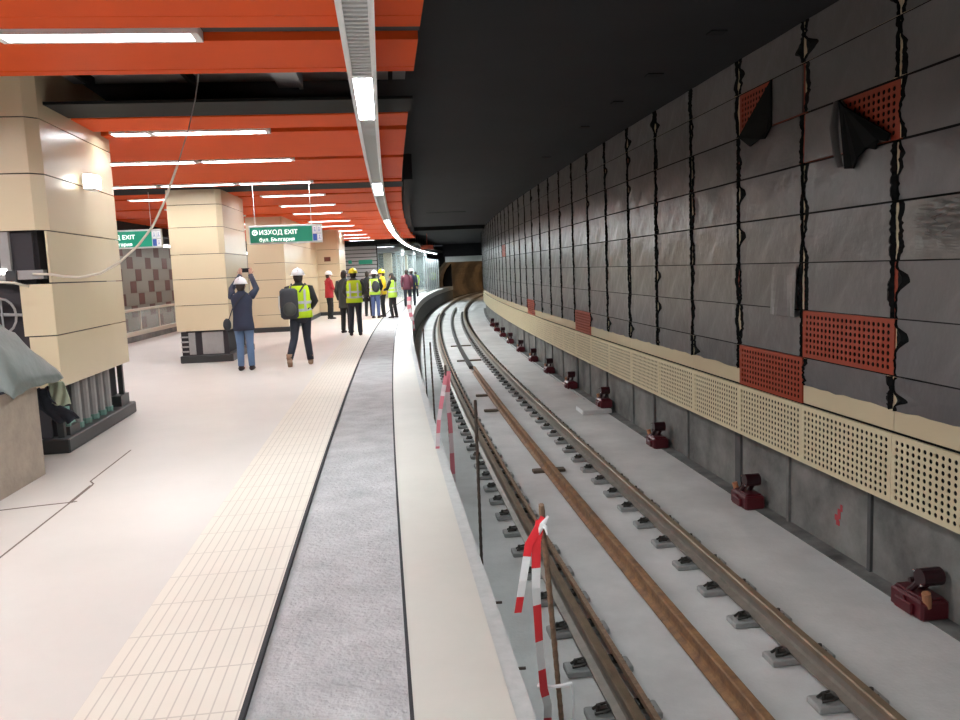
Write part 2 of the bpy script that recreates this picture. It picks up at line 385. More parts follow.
# special panels: (column, row)
OR_FULL = {(0, 1): 'bright orange perforated panel left bare in the row above the cream ones, nearest orange one',
           (1, 0): 'bare orange perforated panel just above the cream perforated row, beside the nearest orange one',
           (7, 0): 'small distant bare orange panel resting above the cream perforated row, farther along the track wall',
           (12, 0): 'farthest orange panel low on the track wall above the cream perforated row',
           (17, 4): 'tiny far orange panel high up on the film-covered track wall'}
def orange_full(k, r):
    z = (ZB[r] + ZB[r+1]) / 2
    rt, s = panel_root('orange_panel', k, z, OR_FULL[(k, r)])
    o = mobj('perforated_face', PERF_O, rt); o.location = (-.012, 0, 0)
for k in range(-2, KMAX):
    for r in range(8):
        if (k, r) in OR_FULL: orange_full(k, r); continue
        z = (ZB[r] + ZB[r+1]) / 2; rnd = random.Random(k * 31 + r)
        if (k, r) in ((0, 5), (1, 6)): continue
        if r == 0: g, lb, fm = 'half-covered panels in the lowest plain row', 'cream panel whose grey film stops short, bare strip along its bottom, lowest plain row', rnd.choice(FILMS_CUT)
        elif r == 7: g, lb, fm = 'film-covered panels of the top row', 'grey film-covered panel directly under the black track ceiling', rnd.choice(FILMS_TOP)
        else: g, lb, fm = 'film-covered panels on the track wall', 'flat panel under grey protective film with ragged black edges, middle rows of track wall', rnd.choice(FILMS)
        if (k, r) == (-1, 3): g, lb, fm = None, 'panel with badly crumpled loose grey film at the right picture edge', FILM_CR
        rt, s = panel_root('cladding_panel', k, z, lb, g)
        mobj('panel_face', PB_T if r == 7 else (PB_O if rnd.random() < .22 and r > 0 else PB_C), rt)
        mobj('protective_film', fm, rt)
    zc = -.165
    rt, s = panel_root('perforated_panel', k, zc, 'cream perforated panel in the bottom row above bare concrete', 'cream perforated panels of the bottom row')
    o = mobj('perforated_face', PERF_L, rt); o.location = (-.02, 0, 0)
# half-torn panels with a hanging flap
def torn(k, r, side, label):
    z = (ZB[r] + ZB[r+1]) / 2; rt, s = panel_root('torn_panel', k, z, label)
    o = mobj('perforated_face', PERF_O, rt)
    L, H = MOD - .014, HN
    # local +Y is farther along the track (picture left)
    if side == 'near':   # bare triangle at the picture's upper right
        poly = [(L/2 - .02, -H/2), (L/2 - .04, H/2 - .002), (.06, H/2 - .002), (-.03, .12), (-.32, -.06), (-L/2 + .10, -H/2 + .02), (-L/2 + .1, -H/2)]
        flap = [(.06, H/2 + .0), (-.04, H/2 - .07), (-.67, -H/2 + .05), (-.66, -H/2 - .01), (-.55, -H/2 + .02), (-.47, -H/2 - .05), (-.37, -H/2 - .02), (-.26, -H/2 - .09), (-.15, -H/2 - .17), (-.05, -H/2 - .16)]
    else:                # bare triangle at the picture's left
        poly = [(-L/2 + .02, -H/2), (-L/2 + .02, H/2 - .005), (-.12, H/2 - .005), (.32, -.05), (.45, -H/2)]
        flap = [(-.14, H/2 - .01), (.62, -H/2 - .02), (.40, -H/2 - .16), (.15, -H/2 - .12), (-.02, -H/2 - .14), (-.1, -H/2 - .02)]
    b = MB(); n = len(poly)
    b.add([(-.02, y, zz) for y, zz in poly] + [(-.005, y, zz) for y, zz in poly], [tuple(range(n)), tuple(range(2*n-1, n-1, -1))] + [(i, (i+1) % n, n + (i+1) % n, n + i) for i in range(n)])
    b.build('protective_film', 'film', rt)
    b = MB(); n = len(flap)
    b.add([(-.06 - .02 * math.sin(i * 2.1), y, zz) for i, (y, zz) in enumerate(flap)] + [(-.04 - .02 * math.sin(i * 2.1), y, zz) for i, (y, zz) in enumerate(flap)], [tuple(range(n)), tuple(range(2*n-1, n-1, -1))] + [(i, (i+1) % n, n + (i+1) % n, n + i) for i in range(n)])
    f = b.build('film_flap', 'filmback', rt); f['label'] = 'black underside of the torn hanging film'
    if side == 'near':
        b = MB(); b.tube([(-.07, .07, H/2 - .01), (-.08, .09, 0), (-.075, .05, -H/2), (-.07, -.01, -H/2 - .14)], [.03, .045, .04, .03], 8, flat=.4); b.build('film_edge', 'film', rt)
torn(0, 5, 'near', 'large torn panel showing an orange perforated triangle above a black hanging flap')
torn(1, 6, 'far', 'panel under the top row with orange left half and narrow black hanging flap')
# loose hanging sheet of film near the joint by the orange panel
b = MB(); vs = []
for i in range(9):
    for j in range(7):
        u, v = i / 8, j / 6; vs.append((-.04 - .02 * math.sin(9 * u + 2 * v) * v, .0 + (.5 + .1 * v) * u, -.52 * v))
for i in range(8):
    for j in range(6): b.add([vs[i*7+j], vs[(i+1)*7+j], vs[(i+1)*7+j+1], vs[i*7+j+1]], [(0, 1, 2, 3)])
o = b.build('loose_film', 'film', smooth=True); o.location = P(J0 + MOD + .05, WD - .02, 1.58); o.rotation_euler = (0, 0, -head(J0 + MOD))
tag(o, 'loose rectangle of grey film hanging over the joint left of the nearest orange panel', 'plastic film')

# ---------------- track ----------------
ZT = -1.10
def rail(dc, name, s0, s1, z0, head_m, label, cat, foot=.075, hw=.036):
    rt = empty(name, s0, dc, z0, 0, label, cat)
    inv = rt.matrix_basis.inverted() if False else None
    H = .172
    b = MB(); b.sweep([(dc - foot, z0), (dc - foot, z0 + .012), (dc - .018, z0 + .028), (dc - .009, z0 + .05), (dc - .009, z0 + .125), (dc + .009, z0 + .125), (dc + .009, z0 + .05), (dc + .018, z0 + .028), (dc + foot, z0 + .012), (dc + foot, z0)], s0, s1, .6)
    h = MB(); h.sweep([(dc - hw, z0 + .128), (dc - hw, z0 + .163), (dc - hw + .01, z0 + H), (dc + hw - .01, z0 + H), (dc + hw, z0 + .163), (dc + hw, z0 + .128), (dc + .009, z0 + .118), (dc - .009, z0 + .118)], s0, s1, .6)
    M_ = Matrix.Translation(rt.location) @ rt.rotation_euler.to_matrix().to_4x4(); Mi = M_.inverted()
    for bb in (b, h): bb.v = [Mi @ v for v in bb.v]
    b.build('rail_web', 'steel' if head_m != 'rust' else 'rust', rt)
    o = h.build('rail_head', head_m, rt)
    return rt
rail(1.445, 'running_rail', -8, 125, ZT - .172, 'railhead', 'long running rail nearest the platform, curving into the tunnel', 'rail')
b = MB(); b.slab(-8, 45, 1.528, 1.566, -1.14, -1.098, .6); tag(b.build('side_bar', 'rebarrust', origin=P(2, 1.54, -1.14)), 'slim rusty bar running tight along the platform-side rail', 'steel bar')
rail(2.97, 'running_rail', -8, 125, ZT - .172, 'railhead', 'long running rail nearest the panelled wall', 'rail')
rail(2.22, 'loose_rail', 1, 22.6, -1.285, 'rust', 'rusty orange rail lying loose on wood blocks between the running rails', 'rail', foot=.058, hw=.036)
b = MB(); b.slab(23.4, 60, 2.14, 2.26, -1.29, -1.20, .8); tag(b.build('loose_rail', 'clip', origin=P(23.4, 2.2, -1.29)), 'dark slender rail continuing between the tracks beyond the rusty one', 'rail')
for i, (s, d) in enumerate(((11.24, 2.26), (16.42, 2.12), (18.47, 2.14), (25.8, 2.3), (30.91, 2.3))):
    o = MB(); o.bevbox(-.24 if i < 3 else -.4, .24 if i < 3 else .4, -.07, .07, -1.33, -1.285, .006); q = o.build('wood_block', 'wood')
    q.location = P(s, d, 0); q.rotation_euler = (0, 0, -head(s) + .05 * math.sin(i * 3)); tag(q, ['short dark wood block under the rusty rail', 'dark wood block crossing under the thin far rail'][i > 2], 'wood block', ['wood blocks under the rusty rail', 'wood blocks under the far thin rail'][i > 2])
# fastenings
def fastening():
    rt = bpy.data.objects.new('rail_fastening', None); sc.collection.objects.link(rt)
    b = MB(); b.bevbox(-.25, .25, -.085, .085, -.055, -.004, .008); b.build('base_plate', 'plate', rt)
    for sx in (-1, 1):
        c = MB(); c.tube([(sx * .20, -.03, .005), (sx * .15, -.05, .02), (sx * .10, -.045, .03), (sx * .10, 0, .035), (sx * .10, .045, .03), (sx * .15, .05, .02), (sx * .2, .03, .005)], .011, 6)
        c.box(sx * .135 - .03, sx * .135 + .03, -.02, .02, -.006, .03); c.tube([(sx * .17, 0, -.01), (sx * .17, 0, .05)], .016, 6)
        c.build('rail_clip', 'clip', rt)
    return rt
fp = fastening(); first = True
for (dc, s0, side) in ((1.455, 4.85 - .625 * 5, 'platform'), (2.97, 4.70 - .64 * 5, 'wall')):
    stp = .625 if side == 'platform' else .64
    n = 84
    for k in range(n):
        s = s0 + stp * k
        o = fp if first else copy_tree(fp); first = False
        o.location = P(s, dc, ZT - .172); o.rotation_euler = (0, 0, -head(s))
        tag(o, 'grey base plate with two spring clips under the rail nearest the ' + ('platform' if side == 'platform' else 'panelled wall'), 'rail fastening', 'rail fastenings on the ' + side + ' side')

# maroon brackets
def bracket(s, d, label, z=-1.33, tq=1):
    rt = empty('wall_bracket', s, d, z, 0, label, 'bracket')
    b = MB(); b.bevbox(-.13, .12, -.20, .22, 0, .17, .02); b.bevbox(-.16, -.10, -.1, .12, .02, .12, .01); b.build('housing', 'bracket', rt)
    b = MB()
    for x_ in (-.07, .03): b.tube([(x_, .10, .13), (x_, -.02, .24), (x_, -.10, .33)], [.03, .028, .03], 8)
    b.tube([(-.11, -.13, .36), (.07, -.13, .36)], [.075, .075], 14); b.tube([(-.09, .02, .28), (.05, .02, .28)], .022, 8); b.build('lever', 'bracketdark', rt)
    b = MB(); b.bevbox(-.10, .09, -.17, .19, .165, .19, .008); b.tube([(-.132, .02, .12), (-.15, .02, .12)], .03, 8); b.build('housing_cover', 'bracket', rt)
    b = MB(); b.tube([(-.06, .17 * tq, .12), (-.09, .19 * tq, .25)], .035, 10); b.build('terminal', 'copper', rt)
    b = MB()
    for q in ((-.115, -.07, .40), (-.12, -.17, .31)): b.ell(q, (.012, .012, .012), 8, 5)
    b.build('bolt', 'chrome', rt)
    return rt
names = ['nearest maroon bracket at the wall foot, close to the right picture edge', 'second nearest maroon bracket, beside the vertical strip in the concrete', 'third maroon bracket along the wall foot', 'maroon bracket standing on a small raised concrete pad',
         'maroon bracket just beyond the one on the raised pad', 'maroon bracket sixth along the wall foot, before a pale strip']
for i, s in enumerate([5.90, 9.0, 12.35, 15.7, 18.95, 21.9, 24.8, 27.9, 31.2, 34.3, 37.5, 40.7]):
    r_ = bracket(s, 4.36 if i == 0 else 4.30, names[i] if i < 6 else 'small distant maroon bracket at the foot of the track wall', -1.33 + (.09 if i == 3 else 0), -1 if i == 0 else 1)
    if i >= 6: r_['group'] = 'distant maroon brackets'
o = MB(); o.bevbox(-.38, .22, -.3, .3, -1.33, -1.24, .01); q = o.build('concrete_pad', 'trackfloor'); q.location = P(15.7, 4.15); q.rotation_euler = (0, 0, -head(15.7)); tag(q, 'low pale concrete pad under a maroon bracket', 'pad')

# side studs of the platform and rebar posts
for i, s in enumerate((3.3, 3.95, 4.8)):
    b = MB(); b.tube([P(s, .42, -.42), P(s, .66, -.43)], .009, 6); q = b.build('rebar_stub', 'rebar'); tag(q, 'short steel stub poking out of the platform side', 'steel rod', 'stubs on the platform side')
posts = [((2.80, .55, .82), (3.25, .70, -.36), 'rusty leaning rebar post in the foreground carrying warning tape'),
         ((5.33, .60, .80), (5.36, .60, -.40), 'thin dark rebar post without tape, second from the camera'),
         ((7.42, .55, .80), (7.50, .58, -.40), 'rebar post with tattered pink tape beside the platform edge'),
         ((9.9, .54, .80), (10.0, .56, -.40), 'slim rebar post behind the pink taped one'),
         ((12.3, .55, .80), (12.35, .56, -.40), 'farther bare rebar post at the platform edge'),
         ((27.8, .46, .85), (27.9, .52, -.40), 'distant rebar post wrapped in red and white tape')]
for i, (a, c, lb) in enumerate(posts):
    A, C = P(*a), P(*c); b = MB()
    N_ = 40; rad = [(.0125 if k % 2 else .0105) for k in range(N_ + 1)]
    b.tube([A.lerp(C, k / N_) - A for k in range(N_ + 1)], rad, 7)
    b.tube([C - A + Vector((0, 0, .02)), P(c[0], EDGE_D - .08, c[2] + .02) - A], .010, 6)
    o = b.build('rebar_post', 'rebarrust' if i == 0 else 'rebar'); o.location = A; tag(o, lb, 'post')
def tape(name, pts, w, label, seg=.16, phase=0, mats=('tapered', 'tapewhite')):
    """ribbon through points with alternating slanted red and white bands, real strip with thickness"""
    pts = [Vector(p) for p in pts]; fine = []
    for a, c in zip(pts[:-1], pts[1:]):
        m = max(2, int((c - a).length / .02))
        for i in range(m): fine.append(a.lerp(c, i / m))
    fine.append(pts[-1]); o0 = fine[0].copy()
    b = MB(); L = 0; view = Vector((0, 1, 0))
    prev = None
    for i, p in enumerate(fine):
        t = (fine[min(i+1, len(fine)-1)] - fine[max(i-1, 0)]).normalized(); tw = .5 * math.sin(L * 3.0)
        side = t.cross(view).normalized(); side = (side * math.cos(tw) + view * math.sin(tw)).normalized(); nrm = t.cross(side).normalized() * .0008
        cur = [p - side * w / 2 - nrm - o0, p + side * w / 2 - nrm - o0, p + side * w / 2 + nrm - o0, p - side * w / 2 + nrm - o0]
        if prev:
            mi = int((L + phase) / seg) % 2
            b.add(prev + cur, [(0, 1, 5, 4), (1, 2, 6, 5), (2, 3, 7, 6), (3, 0, 4, 7)], mi)
            L += (p - fine[i-1]).length
        prev = cur
    o = b.build(name, list(mats)); o.location = o0
    return tag(o, label, 'barrier tape')
A = P(2.80, .55, .72)
def at(s, d, z): return P(s, d, z)
tape('barrier_tape', [at(2.80, .545, .76), at(2.79, .525, .68), at(2.80, .52, .50), at(2.88, .54, .25), at(3.0, .575, -.02), at(3.05, .60, -.12), at(3.2, .62, -.36), at(3.3, .63, -.6)], .034, 'long red and white warning tape hanging down the foreground rebar post', .17)
tape('barrier_tape', [at(2.80, .56, .77), at(2.78, .495, .68), at(2.76, .465, .55), at(2.78, .445, .42)], .030, 'short loose tail of warning tape left of the foreground post', .16, .02)
b = MB(); b.tube([at(2.80, .575, .775) - A, at(2.79, .55, .745) - A, at(2.80, .53, .70) - A], [.004, .012, .006], 6); b.tube([at(2.79, .545, .75) - A, at(2.78, .56, .74) - A, at(2.78, .565, .71) - A], [.010, .008, .003], 6)
o = b.build('tape_knot', 'tapewhite'); o.location = A; tag(o, 'white twisted knot tied near the top of the foreground post', 'barrier tape')
q0 = at(3.05, .57, -.03)
b = MB(); b.tube([q0 - q0, at(3.06, .62, -.045) - q0, at(3.07, .67, -.05) - q0, at(3.08, .71, -.05) - q0], [.012, .008, .009, .008], 6); b.ell((0, 0, 0), (.014, .014, .012), 8, 5)
b.tube([at(3.08, .71, -.05) - q0, at(3.1, .72, -.15) - q0, at(3.15, .72, -.35) - q0], .004, 5)
o = b.build('tie_strip', 'tapewhite'); o.location = q0; tag(o, 'twisted white strip tied across the lower part of the foreground post', 'barrier tape')
tape('barrier_tape', [at(7.42, .56, .72), at(7.40, .52, .55), at(7.3, .46, .30), at(7.2, .43, .05)], .04, 'faded pink tape fluttering left of the taped middle post', .12, .03, ('tapepink', 'tapepale'))
tape('barrier_tape', [at(7.42, .58, .74), at(7.42, .56, .50), at(7.42, .575, .20), at(7.45, .58, -.1), at(7.45, .58, -.35)], .045, 'faded pink and white tape hanging along the taped middle post', .2, 0, ('tapepink', 'tapepale'))
tape('barrier_tape', [at(27.8, .42, .80), at(27.8, .40, .40), at(27.8, .48, .0), at(27.8, .5, -.4)], .14, 'red and white tape bundled on the distant post', .14, 0, ('tapepink', 'tapepale'))

# ---------------- ceiling panels, beams, lamps ----------------
RZ = 3.5; RD0, RD1 = -7.9, .39
reds = [(-4.2, -1.75), (-1.52, -.44), (-.16, .88), (1.15, 2.26), (2.54, 3.58), (3.87, 4.66), (4.94, 5.86), (5.87, 6.12), (6.45, 7.28), (7.30, 7.44), (9.38, 10.13), (10.41, 12.62), (12.90, 15.46), (15.50, 15.68), (15.96, 16.28),
        (17.42, 18.24), (18.52, 20.91), (21.19, 23.71), (23.99, 26.4), (26.6, 27.36), (27.64, 30.26), (30.54, 33.9), (34.2, 37.6), (37.9, 41.0), (41.3, 44.5)]
for i, (a, c) in enumerate(reds):
    b = MB(); d0 = RD0
    b.slab(a, c, d0, RD1, RZ, RZ + .012, 1.0); b.slab(a, a + .01, d0, RD1, RZ + .012, RZ + .16); b.slab(c - .01, c, d0, RD1, RZ + .012, RZ + .16)
    o = b.build('ceiling_panel', 'red', origin=P((a + c) / 2, -3, RZ))
    tag(o, 'broad orange-red metal ceiling panel spanning the platform width', 'ceiling panel', 'orange-red ceiling panels')
nb = [(8.60, 9.30), (16.34, 17.36)]
for (a, c), lb in zip(nb, ('nearer dark grey beam crossing under the ceiling void', 'farther dark grey beam band between the orange panels')):
    b = MB(); b.slab(a, c, -7.9, .42, 3.5, 3.53); tag(b.build('ceiling_beam', 'dkgrey', origin=P(a, -3, 3.5)), lb, 'beam')
b = MB(); b.slab(6.14, 6.43, -7.9, .40, 3.56, 3.60); tag(b.build('ceiling_beam', 'tracegrey', origin=P(6.2, -3, 3.6)), 'dark carrier strip above the nearest open ceiling gap', 'beam')
struct(sbuild('ceiling_void', 'voidlit', 7.3, 9.6, -7.8, .38, 3.93, 3.96))  # added pale slab below the dark ceiling, so the void looks lit
b = MB(); b.slab(7.2, 9.0, -1.0, -.78, 3.72, 3.80); b.slab(7.2, 9.0, -.78, -.74, 3.70, 3.86); tag(b.build('cable_tray', 'voidlit', origin=P(8, -.9, 3.7)), 'grey cable tray inside the open ceiling void near the edge light', 'cable tray')
for i, d in enumerate((-3.0, -1.95, .18)):
    b = MB(); b.slab(7.2, 9.2, d, d + .045, 3.80, 3.9); tag(b.build('ceiling_rail', 'slot', origin=P(8, d, 3.8)), 'thin black hanger rail inside the ceiling void', 'hanger rail', 'black rails in the ceiling void')
struct(sbuild('ceiling_side', 'black', -10, 60, -10.3, -7.9, 3.2, 4.0, 2))
b = MB(); b.slab(16, 33, .43, .60, 3.5, 3.99); 
tag(b.build('cable_duct', 'black', origin=P(20, .5, 3.55)), 'black duct running beside the outer ends of the orange ceiling panels', 'duct')
# lamps in the gaps
lrow = [(6.28, [-2.65, -4.15, -5.65, -7.15]), (10.27, [-2.72, -5.9]), (12.76, [-2.72, -4.17, -5.62]), (15.82, [-2.75, -4.2, -5.65]), (18.38, [-2.75, -5.6]), (21.05, [-2.75, -5.6]),
        (23.85, [-2.8, -5.6]), (27.5, [-2.85, -5.6]), (30.4, [-2.95, -5.6]), (34.05, [-2.95, -5.6]), (37.75, [-3.05, -5.6]), (41.15, [-3.2, -5.6]), (44.7, [-3.3]), (4.80, [-4.15, -5.65, -7.15]), (3.72, [-4.15, -5.65, -7.15]), (1.02, [-4.15, -5.65, -7.15]), (-1.65, [-2.65, -4.15, -5.65]), (-4.4, [-2.65, -4.15, -5.65])]  # includes unseen overhead lamps at left, added to brighten the nearest column
lamp0 = None
def lamp(s, d):
    global lamp0
    if lamp0 is None:
        rt = bpy.data.objects.new('ceiling_lamp', None); sc.collection.objects.link(rt)
        b = MB(); b.box(0, 1.42, -.12, -.10, -.02, .06); b.box(0, 1.42, .08, .12, -.02, .06); b.box(0, 1.42, -.10, .08, .05, .06); b.box(-.005, .05, -.10, .08, -.02, .05); b.box(1.37, 1.425, -.10, .08, -.02, .05)
        b.build('lamp_housing', 'white', rt)
        e = MB(); e.box(.055, 1.365, -.095, .075, .0, .01); e.build('diffuser', LM, rt)
        lamp0 = rt; o = rt
    else: o = copy_tree(lamp0)
    o.location = P(s, d, 3.495); o.rotation_euler = (0, 0, -head(s)); return o
q = None
for s, ds in lrow:
    for j, d in enumerate(ds):
        near = s == 6.28 and j == 0
        tag(lamp(s, d), 'large linear lamp in the nearest ceiling gap, top left' if near else 'slim white linear lamp set in a gap between orange ceiling panels', 'ceiling lamp', None if near else 'linear lamps between the ceiling panels')
q = lamp(10.27, -3.17); q.scale = (.31, 1, 1); tag(q, 'short stub lamp between the nearest column and the next linear lamp', 'ceiling lamp')
# platform edge light line
ED0, ED1, EZ = -.155, .05, 3.10
segs = [(-6, -3.5, 'L'), (-3.5, 0.0, 'G'), (0.0, 1.8, 'L'), (1.8, 5.95, 'G'), (5.95, 7.6, 'L'), (7.6, 12.9, 'G'), (12.9, 14.9, 'L'), (14.9, 22.2, 'G'), (22.2, 28.2, 'L'), (28.6, 34.5, 'L'), (35, 43, 'L'), (43.5, 52, 'L'), (52.5, 61, 'L'), (61.5, 72, 'L')]
nl = {1: 0}
elab = {5.95: 'bright white light segment nearest in the ceiling line above the platform edge', 12.9: 'second bright light segment along the platform edge line, beyond the long grille'}
glab = {1.8: 'nearest grey louvred vent segment in the edge light line', 7.6: 'long pale vent grille segment between the two nearest edge lights', 14.9: 'greenish far vent grille segment of the edge light line'}
for a, c, k in segs:
    c -= .004
    o = empty('edge_light' if k == 'L' else 'edge_vent', a, -.05, EZ)
    Mi = (Matrix.Translation(o.location) @ o.rotation_euler.to_matrix().to_4x4()).inverted()
    fr = MB()
    fr.slab(a, c, ED0, ED0 + .035, EZ, EZ + .12, .5); fr.slab(a, c, ED1 - .035, ED1, EZ, EZ + .12, .5); fr.slab(a, c, ED0 + .035, ED1 - .035, EZ + .10, EZ + .12, .5)
    fr.slab(a, a + .04, ED0 + .035, ED1 - .035, EZ, EZ + .10); fr.slab(c - .04, c, ED0 + .035, ED1 - .035, EZ, EZ + .10)
    fr.v = [Mi @ v for v in fr.v]; fr.build('light_frame', 'white', o)
    g = MB()
    if k == 'L':
        g.slab(a + .04, c - .04, ED0 + .035, ED1 - .035, EZ + .005, EZ + .02, .5); g.v = [Mi @ v for v in g.v]; g.build('diffuser', LE, o)
    else:
        t = a + .06
        while t < c - .05:
            g.slab(t, t + .034, ED0 + .035, ED1 - .035, EZ + .01, EZ + .03); t += .075
        g.v = [Mi @ v for v in g.v]; g.build('louvre_slats', 'grille', o)
    n = MB(); t = a + .3
    while t < c:
        n.tube([Mi @ P(t, -.05, EZ + .12), Mi @ P(t, -.05, 3.99)], .006, 5); t += 2.2
    n.build('hanger', 'grille', o)
    if k == 'L':
        if a in elab: tag(o, elab[a], 'edge light')
        else: tag(o, 'distant bright segment of the edge light line curving right' if a > 10 else 'edge light segment above and behind the viewpoint', 'edge light', 'far edge lights' if a > 10 else 'edge lights overhead')
    else: tag(o, glab.get(a, 'edge vent segment behind the viewpoint'), 'vent grille')
for a in (14, 22, 30, 38, 46):
    o = MB(); o.slab(a, a + 7.6, -8.6, -8.4, 2.95, 3.0); q = o.build('edge_light', LF, origin=P(a, -8.5, 2.95)); tag(q, 'thin white light line over the far left track beyond the columns', 'edge light', 'light line of the far left track')
    h_ = MB(); h_.slab(a, a + 7.6, -8.62, -8.38, 3.0, 3.05); h_.slab(a + 3.5, a + 3.52, -8.51, -8.49, 3.05, 3.2); h_.v = [v - q.location for v in h_.v]; h_.build('light_frame', 'white', q)
# black slots and beams in the track ceiling
for i, (s, d0, d1, w) in enumerate(((32.4, 1.2, 2.8, .5), (9.77, 3.38, 3.58, .16), (8.0, 3.45, 3.62, .14), (13.39, 3.4, 3.55, .16), (11.4, 3.4, 3.55, .16), (17, 3.4, 3.6, .2))):
    b = MB(); b.slab(s, s + w, d0, d1, 3.985, 4.01); tag(b.build('ceiling_slot', 'slot', origin=P(s, d0, 4)), ['long black slot in the track ceiling near the tunnel end', 'small black recess in the ceiling over the track beside the panelled wall'][i > 0], 'ceiling recess', 'small recesses over the track' if i else None)
b = MB(); b.slab(43, 46.5, .42, 4.2, 3.8, 4.0, 1); tag(b.build('track_beam', 'slot', origin=P(44, 2, 3.8)), 'black beam crossing the ceiling above the track', 'beam')
# headwall and tunnel
struct(sbuild('wall_portal', 'signframe', 74, 74.6, .5, 4.4, 2.35, 2.85))
struct(sbuild('wall_portal_top', 'black', 74, 75, .3, 5.0, 2.85, 4.0))
b = MB(); prof = []
for k in range(19):
    a = math.radians(-38 + 256 * k / 18); prof.append((2.3 + 2.75 * math.cos(a), .35 + 2.6 * math.sin(a)))
prof2 = [(2.3 + (x_ - 2.3) * 1.1, .35 + (z_ - .35) * 1.1) for x_, z_ in reversed(prof)]
b.sweep(prof + prof2, 76, 126, 2); struct(b.build('wall_tunnel', 'tunnel', origin=P(76, 2.3, 0)))
struct(sbuild('wall_tunnel_end', 'tunnel', 126, 127, -2, 7, -2, 4))
for s in (80, 92, 104):
    b = MB(); b.slab(s, s + 1.2, 3.9, 4.0, 2.0, 2.12); tag(b.build('tunnel_lamp', LT, origin=P(s, 3.9, 2)), 'small warm lamp inside the tunnel', 'tunnel lamp', 'tunnel lamps')

# ---------------- left far wall cladding and balustrade ----------------
tb = MB(); rnd = random.Random(3)
h = .47; z = -.6; r = 0
while z < 3.0:
    s = 20.0 + (r % 2) * .8 + rnd.uniform(0, .3)
    while s < 52:
        w1 = 1.35; tb.slab(s, s + w1 - .02, -10.3, -10.27, z, z + h - .02, 2, 0); s += w1
        w2 = .62; tb.slab(s, s + w2 - .02, -10.3, -10.27, z, z + h - .02, 2, 1); s += w2
    z += h; r += 1
struct(tb.build('wall_left_tiles', ['tilebeige', 'tilebrown']))
bal = empty('glass_balustrade', 20, -7.5, .16, 0, 'long glass balustrade with pale handrail along the far left platform side', 'balustrade')
Mi = (Matrix.Translation(bal.location) @ bal.rotation_euler.to_matrix().to_4x4()).inverted()
b = MB(); b.sweep([(-7.55, .86), (-7.55, .93), (-7.45, .93), (-7.45, .86)], 14, 50, 1); b.v = [Mi @ v for v in b.v]; b.build('handrail', 'cable', bal)
b = MB(); b.slab(14, 50, -7.56, -7.44, .16, .28, 1); b.v = [Mi @ v for v in b.v]; b.build('bottom_rail', 'cable', bal)
for k in range(22):
    s = 14 + 1.7 * k
    b = MB(); b.slab(s, s + 1.66, -7.505, -7.495, .28, .86, 2); b.v = [Mi @ v for v in b.v]; b.build('glass_pane', 'glass', bal)
    b = MB(); b.slab(s + 1.66, s + 1.70, -7.52, -7.48, .28, .86, 2); b.v = [Mi @ v for v in b.v]; b.build('post', 'cable', bal)

# ---------------- columns ----------------
CR = [.67, 1.20, 1.725, 2.245, 2.80, 3.34]
def column(s, dr, w, length, label, near_skip=(), top=4.0, chamf=0, rows=None, open_base=True):
    """local: X across (0 = platform-edge face, negative inward), Y along"""
    rt = empty('clad_column', s, dr, 0, 0, label, 'column')
    b = MB(); b.box(-w + .14, -.14, .14, length - .14, .0, top); b.build('core', 'core', rt)
    b = MB(); b.bevbox(-w + .03, .03, -.04, length + .04, 0, .15, .012); b.build('base_frame', 'basemetal', rt)
    zz = list(rows or CR) + [top]
    g = .006
    for i in range(len(zz) - 1):
        z0, z1 = zz[i] + g, zz[i+1] - g
        c = chamf if zz[i] > 2.2 else .004
        if i not in near_skip:
            b = MB(); b.add([(-w, 0, z0), (-c, 0, z0), (-c, .02, z0), (-w, .02, z0), (-w, 0, z1), (-c, 0, z1), (-c, .02, z1), (-w, .02, z1)],
                  [(0, 1, 5, 4), (1, 2, 6, 5), (2, 3, 7, 6), (3, 0, 4, 7), (4, 5, 6, 7), (3, 2, 1, 0)]); b.build('cladding_panel', 'cream', rt)
        else:
            pw = near_skip[i]
            if pw: b = MB(); b.box(-pw, -.004, 0, .02, z0, z1); b.build('cladding_panel', 'cream', rt)
        if c > .01:
            b = MB(); b.add([(-c, 0, z0), (0, c, z0), (-.02, c, z0), (-c, .02, z0), (-c, 0, z1), (0, c, z1), (-.02, c, z1), (-c, .02, z1)],
                  [(0, 1, 5, 4), (2, 3, 7, 6), (4, 5, 6, 7), (3, 2, 1, 0)]); b.build('corner_panel', 'cream', rt)
        b = MB(); b.box(-.02, 0, c, length, z0, z1); b.build('cladding_panel', 'cream', rt)
        b = MB(); b.box(-w, -w + .02, .02, length, z0, z1); b.build('cladding_panel', 'cream', rt)
        b = MB(); b.box(-w, 0, length, length + .02, z0, z1); b.build('cladding_panel', 'cream', rt)
    return rt
c1 = column(8.35, -3.27, 1.15, 2.36, 'nearest cream clad column at left with open base, conduits and exposed wiring', {3 - 1: 0, 1: .30, 0: .26}, 4.0, .10)
c1.rotation_euler.z += .035
for i in range(5):
    y = .62 + .26 * i
    b = MB(); b.tube([(-.10, y, .12), (-.10, y, .75)], .055, 10); q = b.build('conduit', 'conduit', c1)
    b = MB(); b.tube([(-.10, y, .14), (-.10, y, .21)], .066, 10); b.build('collar', 'greenpipe', q)
b = MB(); b.box(-.10, -.04, 2.15, 2.21, .1, .7); b.box(-.10, -.04, .04, .10, .1, .7); b.box(-.14, -.02, .15, .45, .15, .24); b.box(-.14, -.02, 1.95, 2.3, .15, .28); b.build('base_bracket', 'basemetal', c1)
b = MB(); b.tube([(-.12, .15, .22), (-.12, .5, .22)], .05, 8); b.tube([(-.05, .2, .2), (-.05, .2, .45)], .03, 8); b.build('pipe', 'greenpipe', c1)
b = MB(); b.box(-1.1, -.16, .05, .08, .15, 2.24); b.build('backing_plate', 'core', c1)
